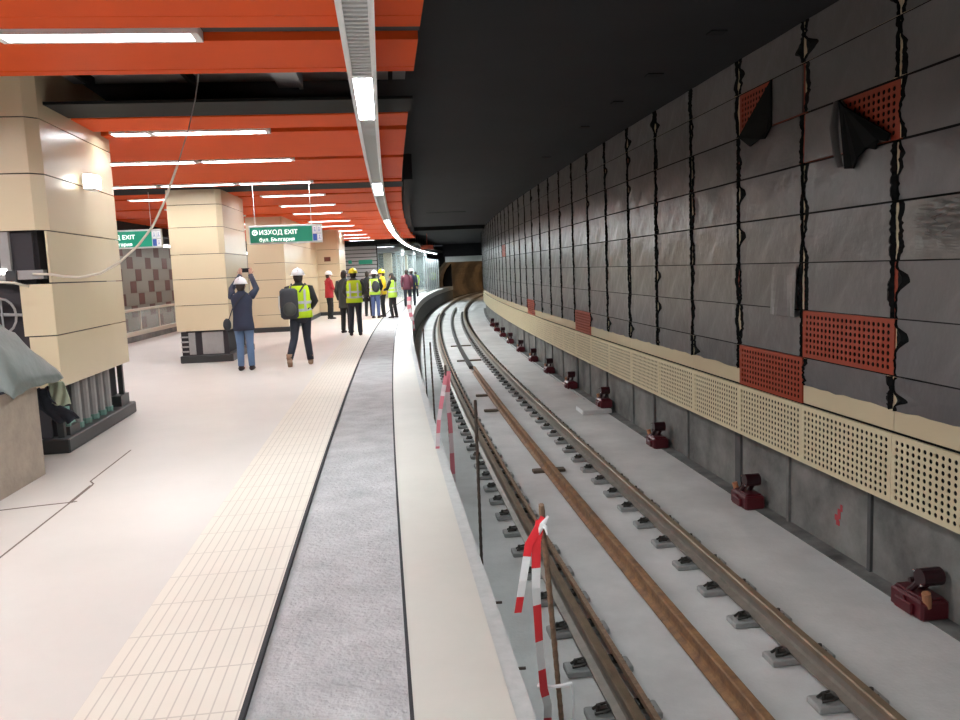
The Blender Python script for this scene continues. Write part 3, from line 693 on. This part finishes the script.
b = MB(); b.box(-.45, -.36, .0, .05, 1.76, 2.24); b.build('bracket_post', 'conduit', c1)
b = MB(); b.box(-1.0, -.40, -.01, .05, 1.83, 1.88); o = b.build('fluorescent_tube', LB, c1); o['label'] = 'lit white tube inside the column opening'
b = MB(); b.box(-1.0, -.40, -.02, .06, 1.74, 1.81); b.box(-.30, -.06, -.02, .08, 1.77, 1.86); b.build('support_rail', 'conduit', c1)
b = MB(); b.box(-.40, -.30, -.05, .06, 1.72, 1.86); b.build('junction_box', 'basemetal', c1)
b = MB(); b.tube([(-.62, -.05, 1.3), (-.5, -.04, 1.6)], .02, 7); b.tube([(-.75, .0, 1.45), (-.3, .0, 1.42)], .016, 7)
ring = [(-.48 + .13 * math.cos(a * math.pi / 8), -.02, 1.42 + .17 * math.sin(a * math.pi / 8)) for a in range(17)]; b.tube(ring, .012, 6); b.tube([(-.48, -.02, 1.25), (-.48, -.02, 1.59)], .01, 6); b.build('valve_wheel', 'conduit', c1)
# wall lamp on the column
wl = empty('wall_lamp', 9.55, -3.25, 2.84, 0, 'small lit white box lamp on the side of the nearest column', 'lamp')
b = MB(); b.bevbox(-.02, .10, -.11, .11, -.09, .09, .01); b.build('lamp_housing', 'white', wl); b = MB(); b.box(.101, .11, -.09, .09, -.07, .07); b.box(-.01, .09, -.122, -.111, -.075, .075); b.build('diffuser', LB, wl)

c2 = column(16.65, -3.27, 1.06, 2.35, 'second cream column with brightly lit face and open base beside the photographing woman', {}, 3.52, .10, [.65, 1.18, 1.71, 2.21, 2.75, 3.2])
b = MB(); b.box(-1.0, -.06, .05, .08, .14, .64); b.build('backing_plate', 'core', c2)
b = MB(); b.box(-.58, -.16, .02, .05, .17, .62); b.box(-.85, -.72, .02, .05, .17, .62); b.build('cover_plate', 'conduit', c2)
b = MB()
for k in range(4): b.box(-1.0, -.86, .0, .05, .22 + .1 * k, .25 + .1 * k)
b.build('cable_rack', 'conduit', c2)
c3 = column(24.7, -3.27, 1.10, 8.2, 'long cream clad block in the middle behind the hanging green sign', {}, 3.52, .06, [.0, .53, 1.06, 1.60, 2.11, 2.7])
c4 = column(33.1, -2.45, 1.05, 2.4, 'cream clad column with a small brown plate, beyond the long block', {}, 3.52, .06, [.0, .53, 1.06, 1.60, 2.11, 2.7])
b = MB(); b.box(-.62, -.36, -.02, -.001, 2.22, 2.40); b.build('name_plate', 'tilebrown', c4)

# ---------------- hanging signs ----------------
def text(body, size, loc, parent, m='signwhite'):
    c = bpy.data.curves.new('sign_text', 'FONT'); c.body = body; c.size = size; c.extrude = .002; c.materials.append(MT[m])
    t_ = bpy.data.objects.new('t', c); sc.collection.objects.link(t_); me = bpy.data.meshes.new_from_object(t_.evaluated_get(bpy.context.evaluated_depsgraph_get())); bpy.data.objects.remove(t_)
    o = bpy.data.objects.new('sign_text', me); sc.collection.objects.link(o); o.parent = parent; o.location = loc; o.rotation_euler = (math.radians(90), 0, 0); return o
def sign(s, d0, d1, z0, z1, label):
    w = d1 - d0; rt = empty('hanging_sign', s, d0, z0, 0, label, 'sign'); H = z1 - z0
    b = MB(); b.bevbox(0, w, 0, .10, 0, H, .008); b.build('sign_box', 'signframe', rt)
    b = MB(); b.box(.02, w - .19, -.004, .002, .03, H - .035); b.build('sign_face', 'signgreen', rt)
    for x_ in (.12, w - .2):
        b = MB(); b.tube([(x_, .05, H), (x_, .05, 4.0 - z0)], .006, 5); b.build('suspension_rod', 'grille', rt)
    b = MB()
    ring = [(.115 + .045 * math.cos(a * math.pi / 8), -.008, H * .62 + .045 * math.sin(a * math.pi / 8)) for a in range(17)]; b.tube(ring, .009, 6)
    b.add([(.095, -.008, H * .62 + .015), (.135, -.008, H * .62 + .015), (.115, -.008, H * .62 - .02)], [(0, 2, 1)]); b.build('arrow_symbol', 'signwhite', rt)
    text('ИЗХОД EXIT', .125, (.19, -.006, H * .50), rt); text('бул. България', .10, (.19, -.006, H * .14), rt)
    b = MB()
    for i in range(2):
        for j in range(2): b.box(w - .175 + .085 * i, w - .10 + .085 * i, -.006, .0, H * .1 + j * H * .42, H * .1 + j * H * .42 + H * .36, (1 if (i, j) == (0, 0) else 0))
    b.build('pictogram_tiles', ['white', 'signblue'], rt)
    b = MB()
    for i in range(2):
        for j in range(2):
            x_, zc = w - .137 + .085 * i, H * .28 + j * H * .42
            b.tube([(x_ - .015, -.01, zc - .04), (x_, -.01, zc + .01), (x_ + .015, -.01, zc - .04)], .005, 5); b.ell((x_, -.01, zc + .03), (.009, .006, .009), 8, 5)
    b.build('pictograms', ['signblue'], rt)
    return rt
sign(15.9, -2.62, -1.22, 2.33, 2.69, 'green exit sign with pictograms hanging in front of the long cream block')
sign(16.9, -6.0, -4.55, 2.38, 2.76, 'green hanging sign seen between the nearest and second columns')

# cable drooping from the ceiling
cb = [(7.95, -1.62, 3.92), (8.14, -1.65, 3.65), (8.15, -1.70, 3.43), (8.16, -1.79, 3.15), (8.17, -1.92, 2.82), (8.19, -2.07, 2.49), (8.2, -2.21, 2.24), (8.22, -2.37, 2.06), (8.24, -2.57, 1.90), (8.27, -2.77, 1.80), (8.29, -2.97, 1.77), (8.29, -3.13, 1.785), (8.29, -3.24, 1.81), (8.26, -3.40, 1.82)]
P0 = P(*cb[0])
b = MB(); b.tube([P(*q) - P0 for q in cb[:5]], .006, 6, 1); b.tube([P(*q) - P0 for q in cb[4:]], .0125, 6, 0)
o = b.build('drooping_cable', ['cable', 'cabledark'], smooth=True); o.location = P0; tag(o, 'beige cable drooping from the ceiling void to the nearest column', 'cable')
b = MB(); pts = [(8.1, -4.0, 1.74), (8.1, -3.7, 1.76), (8.12, -3.52, 1.74), (8.2, -3.42, 1.70)]; P0 = P(*pts[0]); b.tube([P(*q) - P0 for q in pts], .012, 6)
o = b.build('short_cable', 'cable', smooth=True); o.location = P0; tag(o, 'short white cable running left from the column opening to picture edge', 'cable')

# ---------------- stone block, tarp ----------------
blk = MB(); blk.slab(4.9, 7.45, -4.6, -3.13, 0, .84, .5); tag(blk.build('stone_block', 'stone', origin=P(6.5, -3.7, 0)), 'big bare beige concrete block on the floor at the left picture edge', 'block')
def grid(fn, nu, nv):
    b = MB(); vs = [fn(i / nu, j / nv) for i in range(nu + 1) for j in range(nv + 1)]; W = nv + 1
    vs2 = vs; b.add(vs2, [(i * W + j, (i + 1) * W + j, (i + 1) * W + j + 1, i * W + j + 1) for i in range(nu) for j in range(nv)]); return b
def lerp_tab(t, tab):
    if t <= tab[0][0]: return tab[0][1]
    for (a, p_), (c, q_) in zip(tab[:-1], tab[1:]):
        if t <= c: return p_ + (q_ - p_) * (t - a) / (c - a)
    return tab[-1][1]
def tarpf(u, v):
    d = -4.8 + 1.77 * u
    top = lerp_tab(d, [(-4.3, 1.36), (-3.9, 1.47), (-3.42, 1.42), (-3.24, 1.33), (-3.14, 1.17), (-3.08, 1.0), (-3.03, .84)])
    foot = lerp_tab(d, [(-3.13, .86), (-3.07, .84), (-3.03, .79)])
    f = lerp_tab(v, [(0, 0), (.12, .45), (.3, .9), (.45, 1.0), (.7, .95), (1, .35)])
    s_ = lerp_tab(v, [(0, 6.78), (.12, 6.86), (.3, 7.0), (.45, 7.2), (.7, 7.45), (1, 7.8)])
    wob = (.022 * math.sin(15 * u + 5 * v) + .014 * math.sin(37 * u - 9 * v) + .008 * math.sin(63 * u + 20 * v)) * min(1, 4 * v)
    return P(s_ + .035 * math.sin(17 * u + 2) + .02 * math.sin(41 * u), d, foot + (top - foot) * f + wob * .7)
org = P(7, -4, .84)
g = grid(tarpf, 60, 30); o = g.build('tarpaulin', 'tarp', smooth=True, origin=org); tag(o, 'green-grey tarpaulin heaped over the top of the beige block', 'tarpaulin')
sm = o.modifiers.new('thick', 'SOLIDIFY'); sm.thickness = .006
def patch(name, rows, m, label, cat, wob=.01, th=.006):
    rows = [[Vector(q) for q in r_] for r_ in rows]; n_ = 8
    def f(u, v):
        def row(r_):
            t = u * (len(r_) - 1); i = min(int(t), len(r_) - 2); return r_[i].lerp(r_[i+1], t - i)
        t = v * (len(rows) - 1); i = min(int(t), len(rows) - 2)
        return row(rows[i]).lerp(row(rows[i+1]), t - i) + Vector((0, -wob * math.sin(13 * u + 5 * v), wob * .5 * math.sin(17 * u)))
    g_ = grid(f, 16, 16); o_ = g_.build(name, m, smooth=True, origin=rows[0][0]); q_ = o_.modifiers.new('thick', 'SOLIDIFY'); q_.thickness = th
    return tag(o_, label, cat)
PATCH_BAG = [[(-4.109, 7.45, 0.80), (-4.023, 7.45, 0.81), (-3.95, 7.45, 0.776)], [(-4.1, 7.45, 0.696), (-4.005, 7.45, 0.692), (-3.923, 7.45, 0.659)], [(-4.093, 7.45, 0.58), (-4.01, 7.45, 0.557), (-3.913, 7.45, 0.572)]]
PATCH_CLOTH = [[(-4.23, 7.35, 0.736), (-4.173, 7.35, 0.743), (-4.097, 7.35, 0.754), (-4.049, 7.35, 0.766)], [(-4.241, 7.42, 0.649), (-4.183, 7.42, 0.656), (-4.125, 7.42, 0.663), (-4.071, 7.42, 0.642)],
               [(-4.249, 7.5, 0.539), (-4.182, 7.5, 0.536), (-4.105, 7.5, 0.533), (-4.008, 7.5, 0.548)], [(-4.235, 7.6, 0.451), (-4.159, 7.6, 0.438), (-4.07, 7.6, 0.444), (-3.979, 7.6, 0.48)], [(-4.18, 7.65, 0.389), (-4.124, 7.65, 0.367), (-4.045, 7.65, 0.364), (-3.952, 7.65, 0.41)]]
patch('plastic_sheet', PATCH_BAG, 'greenbag', 'pale green plastic sheet scrap hanging between the tarpaulin and the dark cloth', 'plastic sheet')
patch('dark_cloth', PATCH_CLOTH, 'navy', 'dark navy cloth hanging from under the tarpaulin beside the conduits', 'cloth', .02, .014)
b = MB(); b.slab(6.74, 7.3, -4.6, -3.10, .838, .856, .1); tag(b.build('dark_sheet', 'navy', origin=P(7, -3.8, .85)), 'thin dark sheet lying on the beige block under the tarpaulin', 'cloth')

# ---------------- far end of the platform ----------------
lv = empty('louvred_shutter', 47, -4.6, 0, 0, 'grey louvred shutter wall closing the hall behind the group of people', 'shutter')
b = MB(); b.box(-2.7, 2.6, .05, .12, 0, 3.5); b.build('shutter_frame', 'dkgrey', lv)
b = MB()
for k in range(14): b.box(-2.65, 2.55, -.03, .05, .2 + .22 * k, .2 + .22 * k + .18)
b.build('louvre_slats', 'louver', lv)
b = MB(); b.box(.9, 1.1, -.06, -.03, 2.25, 2.45); b.box(1.5, 2.3, -.06, -.03, 2.2, 2.45); b.build('wall_sign', 'signgreen', lv)
struct(sbuild('wall_hall_end', 'dkgrey', 46.2, 46.6, -7.9, -1.2, 3.3, 4.0))
def booth(s, d, w, l, label, warm=False):
    rt = empty('glass_booth', s, d, 0, 0, label, 'glass booth'); H = 2.9
    for x_ in (0, w):
        for y_ in (0, l):
            b = MB(); b.box(x_ - .05, x_ + .05, y_ - .05, y_ + .05, 0, H); b.build('post', 'boothgrey', rt)
    b = MB(); b.box(-.05, w + .05, -.05, l + .05, H, H + .25); b.build('roof', 'boothgrey', rt)
    for (x0, x1, y0, y1) in ((.05, w - .05, -.01, .01), (.05, w - .05, l - .01, l + .01), (-.01, .01, .05, l - .05), (w - .01, w + .01, .05, l - .05)):
        b = MB(); b.box(x0, x1, y0, y1, .1, H - .02); b.build('glass_pane', 'glass', rt)
    if warm: b = MB(); b.box(w * .3, w * .6, l * .4, l * .6, 0, H - .02); b.build('pillar', 'cream', rt)
    return rt
booth(49.5, -2.5, 1.7, 2.5, 'white framed glass lift booth with warm pillar, behind the group in vests', True)
booth(58, -1.9, 1.2, 2.0, 'smaller far glass booth with white frame near the platform edge', True)
booth(66, -1.6, 1.0, 2.0, 'farthest slim glass booth near the curved platform end')
gs = empty('glass_screen', 62, .0, 0, 0, 'row of glass screens with white posts at the far platform edge', 'glass screen')
Mi = (Matrix.Translation(gs.location) @ gs.rotation_euler.to_matrix().to_4x4()).inverted()
for k in range(7):
    s = 62 + 1.7 * k
    b = MB(); b.slab(s, s + .12, -.1, .02, 0, 2.6); b.v = [Mi @ v for v in b.v]; b.build('post', 'boothgrey', gs)
    b = MB(); b.slab(s + .13, s + 1.68, -.05, -.03, .1, 2.5); b.v = [Mi @ v for v in b.v]; b.build('glass_pane', 'glass', gs)
struct(sbuild('wall_end', 'dkgrey', 79.5, 80, -8, .45, 0, 4.0))
struct(sbuild('ceiling_far', 'dkgrey', 47, 80, -8, .38, 3.3, 3.4, 2))
for k in range(4): tag(lamp(51 + 6 * k, -2.7), 'distant linear lamp in the dark ceiling beyond the shutter', 'ceiling lamp', 'distant lamps beyond the shutter').location.z = 3.28
o = MB(); o.slab(50, 50.5, .42, 1.2, 3.0, 3.25); o.slab(50.2, 50.25, .8, .85, 3.25, 4.0); tag(o.build('lit_panel', 'orange', origin=P(50, .6, 3)), 'small far orange panel under the dark ceiling past the edge lights', 'panel')

# ---------------- people ----------------
def skin_mesh(name, V, E, R, m, root=0, sub=1):
    me = bpy.data.meshes.new(name); me.from_pydata([tuple(v) for v in V], E, []); o = bpy.data.objects.new(name, me); sc.collection.objects.link(o)
    md = o.modifiers.new('skin', 'SKIN'); md.use_smooth_shade = True
    for i, r in enumerate(R):
        sv = me.skin_vertices[0].data[i]; sv.radius = r if isinstance(r, tuple) else (r, r); sv.use_root = (i == root)
    sb = o.modifiers.new('sub', 'SUBSURF'); sb.levels = sb.render_levels = sub
    dg = bpy.context.evaluated_depsgraph_get(); nm = bpy.data.meshes.new_from_object(o.evaluated_get(dg))
    bpy.data.objects.remove(o)
    vs = [v.co.copy() for v in nm.vertices]; fs = [tuple(p.vertices) for p in nm.polygons]; bpy.data.meshes.remove(nm)
    return vs, fs
def person(s, d, face, H, label, pose, top, legs, shoes, helmet=None, vest=None, hair='hair', coat_hem=.84, extras=None, group=None, lean=0):
    """local +Y is the facing direction; pose gives elbow/wrist/knee/ankle positions"""
    rt = empty('person', s, d, 0, face, label, 'person', group); k = H / 1.75; rt.scale = (k, k, k)
    p = dict(sl=(-.19, 0, 1.42), el=(-.25, -.03, 1.16), wl=(-.24, .06, .93), sr=(.19, 0, 1.42), er=(.25, -.03, 1.16), wr=(.24, .06, .93),
             kl=(-.10, .03, .50), al=(-.11, 0, .09), kr=(.10, .03, .50), ar=(.11, 0, .09), hd=(0, .02, 1.62)); p.update(pose)
    g = {a: Vector(b_) for a, b_ in p.items() if isinstance(b_, (tuple, list))}
    V = [Vector((0, 0, .94)), Vector((0, 0, 1.15)), Vector((0, 0, 1.36)), Vector((0, 0, 1.48)), g['hd'] - Vector((0, .01, .06)), g['sl'], g['el'], g['wl'], g['sr'], g['er'], g['wr'],
         Vector((-.095, 0, .88)), g['kl'], g['al'], Vector((.095, 0, .88)), g['kr'], g['ar']]
    E = [(0, 1), (1, 2), (2, 3), (3, 4), (2, 5), (5, 6), (6, 7), (2, 8), (8, 9), (9, 10), (0, 11), (11, 12), (12, 13), (0, 14), (14, 15), (15, 16)]
    R = [(.11, .08), (.12, .085), (.14, .09), .055, .055, .055, .042, .03, .055, .042, .03, .085, .055, .04, .085, .055, .04]
    vs, fs = skin_mesh('body', V, E, R, 'skin'); b = MB(); b.add(vs, fs)
    def hf(v):
        w = Vector(v)
        if v.y > .5: w.y *= .93
        if v.z < -.2: w.x *= .86; 
        if v.y > .8 and abs(v.x) < .25 and -.3 < v.z < .1: w.y *= 1.28
        return w
    b.ell(g['hd'], (.078, .097, .115), 20, 12, fn=hf)
    for sx in (-1, 1): b.ell(g['hd'] + Vector((sx * .08, -.005, -.005)), (.014, .02, .032), 8, 5)
    for sx in (-1, 1): b.ell(g['hd'] + Vector((sx * .03, .088, .012)), (.012, .008, .007), 8, 5, mi=1)
    b.ell(g['hd'] + Vector((0, .085, -.055)), (.025, .008, .007), 8, 5, mi=1)
    for wq, eq, sx in ((g['wl'], g['el'], -1), (g['wr'], g['er'], 1)):
        t = (wq - eq).normalized(); up = p.get('hand_dir'); dr_ = Vector(up).normalized() if up else t
        sd = dr_.cross(Vector((0, 1, .2))).normalized(); nn = sd.cross(dr_).normalized()
        b.tube([wq - t * .02, wq + dr_ * .03, wq + dr_ * .085], [.026, .036, .034], 8, flat=.5)
        for q, (of, ln) in enumerate(((-.027, .062), (-.009, .074), (.009, .07), (.027, .055))):
            a = wq + dr_ * .08 + sd * of; b.tube([a, a + dr_ * ln * .5 + nn * .004, a + dr_ * ln * .9 + nn * .022], [.009, .008, .006], 6)
        a = wq + dr_ * .03 - sd * .03 * sx; b.tube([a, a + dr_ * .03 - sd * .025 * sx, a + dr_ * .06 - sd * .025 * sx + nn * .01], [.011, .01, .007], 6)
    b.build('body', ['skin', 'hair'], rt, smooth=True)
    # trousers
    tr = MB()
    hip = [(.12, .10, .78), (.175, .125, .84), (.178, .13, .90), (.175, .12, .95), (.16, .11, 1.03)]
    tr.loft([[Vector((rx * math.cos(a * math.pi / 8), ry * math.sin(a * math.pi / 8), zz)) for a in range(16)] for rx, ry, zz in hip])
    for kn, an, sx in ((g['kl'], g['al'], -1), (g['kr'], g['ar'], 1)):
        hp = Vector((sx * .092, 0, .93)); tr.tube([hp, hp.lerp(kn, .3), hp.lerp(kn, .7), kn, kn.lerp(an, .4), an + Vector((0, 0, .0))], [.098, .095, .08, .07, .068, .06], 12)
    tr.build('trousers', legs, rt, smooth=True)
    for an, sx in ((g['al'], -1), (g['ar'], 1)):
        sh = MB(); fz = an.z - .09
        if an.y < -.2: dv = Vector((0, .6, -.8)); 
        else: dv = Vector((0, 1, 0))
        sh.tube([an + Vector((0, -.04, -.02)), an + Vector((0, -.045, -.05)), an + Vector((0, 0, -.045)) + dv * .04, an + Vector((0, 0, -.055)) + dv * .13, an + Vector((0, 0, -.062)) + dv * .18], [.045, .05, .05, .04, .02], 8, flat=.8)
        sh.tube([an + Vector((0, 0, .09)), an + Vector((0, 0, -.03))], [.055, .05], 8)
        sh.build('shoe', shoes, rt, smooth=True)
    # jacket
    jk = MB()
    def tors(rows, dd): return [[Vector(((rx + dd) * math.cos(a * math.pi / 9), (ry + dd) * math.sin(a * math.pi / 9) + yy, zz)) for a in range(18)] for rx, ry, yy, zz in rows]
    rows = [(.205, .155, 0, coat_hem), (.198, .15, 0, coat_hem + .1), (.182, .14, 0, 1.05), (.185, .13, 0, 1.22), (.20, .135, 0, 1.34), (.195, .11, 0, 1.42), (.12, .09, 0, 1.48), (.07, .07, 0, 1.51), (.065, .065, 0, 1.55)]
    jk.loft(tors(rows, 0))
    for a_, e_, w_ in ((g['sl'], g['el'], g['wl']), (g['sr'], g['er'], g['wr'])):
        c_ = a_ * .85 + Vector((0, 0, 1.40)) * .15
        jk.tube([c_, a_, a_.lerp(e_, .5), e_, e_.lerp(w_, .5), w_], [.06, .075, .066, .06, .052, .045], 10)
    jk.build('jacket', top, rt, smooth=True)
    if vest:
        vs_ = MB(); r2 = [(a, b2, c, max(dz, .80)) for a, b2, c, dz in rows[:6]] + [(.15, .105, 0, 1.465)]
        vs_.loft(tors(r2, .016)); vo = vs_.build('safety_vest', vest, rt, smooth=True)
        bd = MB()
        for zz, rx, ry in ((1.02, .184, .142), (1.16, .186, .134)):
            bd.loft([[Vector(((rx + .022) * math.cos(a * math.pi / 9), (ry + .022) * math.sin(a * math.pi / 9), z2)) for a in range(18)] for z2 in (zz - .025, zz + .025)], cap=False)
        for sx in (-1, 1): bd.box(sx * .10 - .02, sx * .10 + .02, -.162, -.14, 1.0, 1.40)
        o_ = bd.build('reflective_band', 'silver', vo)
    if hair:
        hm = MB()
        hm.ell(g['hd'] + Vector((0, -.012, .012)), (.088, .100, .118), 16, 9, z0=-.15, mi=0)
        hm.ell(g['hd'] + Vector((0, -.045, -.02)), (.082, .068, .10), 14, 8)
        if pose.get('long'): hm.tube([g['hd'] + Vector((0, -.07, 0)), g['hd'] + Vector((0, -.10, -.12)), g['hd'] + Vector((0, -.12, -.24))], [.07, .075, .05], 10)
        hm.build('hair', hair, rt, smooth=True)
    if helmet:
        hl = MB(); c_ = g['hd'] + Vector((0, -.005, .045))
        hl.ell(c_, (.118, .142, .125), 20, 8, z0=-.05); hl.tube([c_ + Vector((0, .0, -.012)), c_ + Vector((0, .0, .005))], [.135, .125], 20); hl.ell(c_ + Vector((0, .13, -.01)), (.085, .055, .014), 14, 5)
        hl.tube([c_ + Vector((0, y_, .125 * math.sqrt(max(0, 1 - (y_ / .142) ** 2)) + .004)) for y_ in (-.12, -.06, 0, .06, .12)], .012, 6)
        hl.build('hard_hat', helmet, rt, smooth=True)
    return rt
# woman photographing with raised phone
w = person(14.75, -2.63, math.radians(-2), 1.68, 'woman in dark puffy coat and white hard hat raising a phone with both hands',
           dict(sl=(-.18, .02, 1.42), el=(-.22, .20, 1.56), wl=(-.06, .32, 1.82), sr=(.18, .02, 1.42), er=(.25, .18, 1.55), wr=(.13, .32, 1.82), hand_dir=(0, .15, 1), kl=(-.09, .02, .5), al=(-.10, 0, .10), kr=(.09, .02, .5), ar=(.10, .02, .10)),
           'navyj', 'jeans', 'shoe', 'helmetw', None, 'hair', .78)
b = MB(); b.ell((-.29, -.05, .90), (.075, .10, .12), 14, 9); bg = b.build('bag_body', 'bag', smooth=True)
hb = empty('handbag', 14.75, -2.63, 0, math.radians(-2), 'black handbag at the left hip of the photographing woman', 'bag'); bg.parent = hb; hb.scale = (.96,) * 3
b = MB(); b.tube([(-.24, -.1, 1.0), (-.15, -.15, 1.2), (.0, -.155, 1.38), (.12, -.1, 1.49)], .010, 5); b.build('strap', 'bag', hb)
ph = empty('phone', 14.75, -2.63, 0, math.radians(-2), 'dark phone held up by the woman in the dark coat', 'phone'); ph.scale = (.96,) * 3
b = MB(); b.bevbox(-.045, .115, .345, .355, 1.87, 1.95, .004); b.build('phone_body', 'blackc', ph)
# man with backpack
m1 = person(15.25, -1.66, math.radians(6), 1.80, 'man in yellow hi-vis vest and white hard hat walking away with a backpack',
            dict(kl=(-.14, -.02, .50), al=(-.24, -.26, .15), kr=(.09, .08, .50), ar=(.13, .05, .09), el=(-.27, -.02, 1.16), wl=(-.20, .17, 1.05), er=(.28, -.02, 1.17), wr=(.20, .18, 1.05)),
            'blackc', 'darkpants', 'boot', 'helmetw', 'hivis', 'hair', .88)
bp = empty('backpack', 15.25, -1.66, 0, math.radians(6), 'large black backpack on the back of the walking man in hi-vis', 'backpack'); bp.scale = (1.03,) * 3
b = MB(); b.ell((-.18, -.31, 1.15), (.185, .14, .30), 16, 12, fn=lambda v: Vector((max(-.85, min(.85, v.x * 1.2)), max(-.85, min(.85, v.y * 1.2)), max(-.92, min(.92, v.z * 1.1))))); b.build('pack_body', 'bag', bp, smooth=True)
b = MB(); b.ell((-.17, -.42, 1.06), (.12, .06, .13), 12, 8); b.build('front_pocket', 'darkgrey', bp, smooth=True)
b = MB(); b.tube([(-.32, -.30, .95), (-.36, -.30, 1.1), (-.35, -.28, 1.3)], .012, 6); b.tube([(-.27, -.40, 1.25), (-.17, -.41, 1.22), (-.07, -.40, 1.25)], .010, 6); b.build('side_straps', 'silver', bp)
for sx in (-1, 1):
    b = MB(); b.tube([(-.08 + sx * .09, -.17, 1.35), (sx * .12, -.08, 1.50), (sx * .13, .04, 1.49), (sx * .14, .145, 1.36), (sx * .15, .15, 1.2), (sx * .18, .05, 1.08), (sx * .15, -.15, 1.04)], .018, 6, flat=.5); b.build('strap', 'bag', bp)
# man with yellow helmet
person(21.75, -1.03, math.radians(4), 1.80, 'man seen from behind in hi-vis vest and yellow hard hat, dark trousers', dict(al=(-.13, .05, .09), el=(-.27, .02, 1.18), wl=(-.18, .18, 1.02), er=(.26, .04, 1.18), wr=(.15, .2, 1.05)), 'darkgrey', 'darkpants', 'shoe', 'helmety', 'hivis', 'hair', .88)
person(22.9, -1.37, math.radians(-25), 1.80, 'person in long dark grey coat standing left of the yellow hard hat', dict(er=(.25, .05, 1.15), wr=(.16, .18, 1.0)), 'darkgrey', 'blackc', 'shoe', None, None, 'hair', .70)
person(30.4, -2.63, math.radians(-60), 1.78, 'person in red jacket and white hard hat standing by the cream block', dict(el=(-.25, .05, 1.15), wl=(-.12, .2, 1.05), er=(.25, .05, 1.15), wr=(.1, .22, 1.1)), 'redj', 'blackc', 'shoe', 'helmetw', None, 'hair', .80)
person(31.2, -1.22, math.radians(-10), 1.76, 'person in black clothes at the left side of the far group', {}, 'blackc', 'blackc', 'shoe', None, None, 'hair', .75)
gp = person(29.6, -.86, math.radians(-20), 1.74, 'person in blue jeans, vest and white hard hat carrying a small dark pack', dict(er=(.25, .08, 1.18), wr=(.15, .22, 1.05)), 'blackc', 'jeans2', 'shoe', 'helmetw', 'lime', 'hair', .88)
b = MB(); b.ell((0, 0, 0), (.15, .10, .22), 12, 9); o = b.build('small_backpack', 'bag', smooth=True); o.location = P(29.38, -.80, 1.18); tag(o, 'small dark backpack worn by the person in blue jeans', 'backpack')
person(30.3, -.60, math.radians(100), 1.76, 'person in yellow jacket and hard hat facing the woman with long dark hair', dict(er=(.25, .08, 1.18), wr=(.12, .25, 1.1)), 'yelj', 'blackc', 'shoe', 'helmety', None, 'hair', .85)
person(29.3, -.20, math.radians(70), 1.66, 'woman with long dark hair in loose light hi-vis vest, right end of the far group', dict(long=1, el=(-.22, .12, 1.15), wl=(-.10, .28, 1.1), er=(.22, .1, 1.15), wr=(.1, .28, 1.1), kl=(-.1, .06, .5), kr=(.1, -.02, .5), ar=(.12, -.08, .09)), 'blackc', 'blackc', 'shoe', None, 'lime', 'hair', .80)
person(38.2, .10, math.radians(0), 1.78, 'person in maroon jacket and dark trousers beyond the group, left of a pair', {}, 'maroon', 'darkpants', 'shoe', None, None, 'hair', .80)
person(38.9, .30, math.radians(-10), 1.78, 'person in dark navy coat and white hard hat near platform edge, beyond the maroon jacket', {}, 'navyj', 'darkpants', 'shoe', 'helmetw', None, 'hair', .75)
person(52.5, -.15, math.radians(30), 1.65, 'tiny far person in hi-vis vest near the edge beyond the dark pair', {}, 'lime', 'blackc', 'shoe', None, 'hivis', 'hair', .80)
person(72.0, -.5, math.radians(0), 1.7, 'farthest person in hi-vis vest close to the tunnel portal', {}, 'lime', 'blackc', 'shoe', None, 'hivis', 'hair', .80)
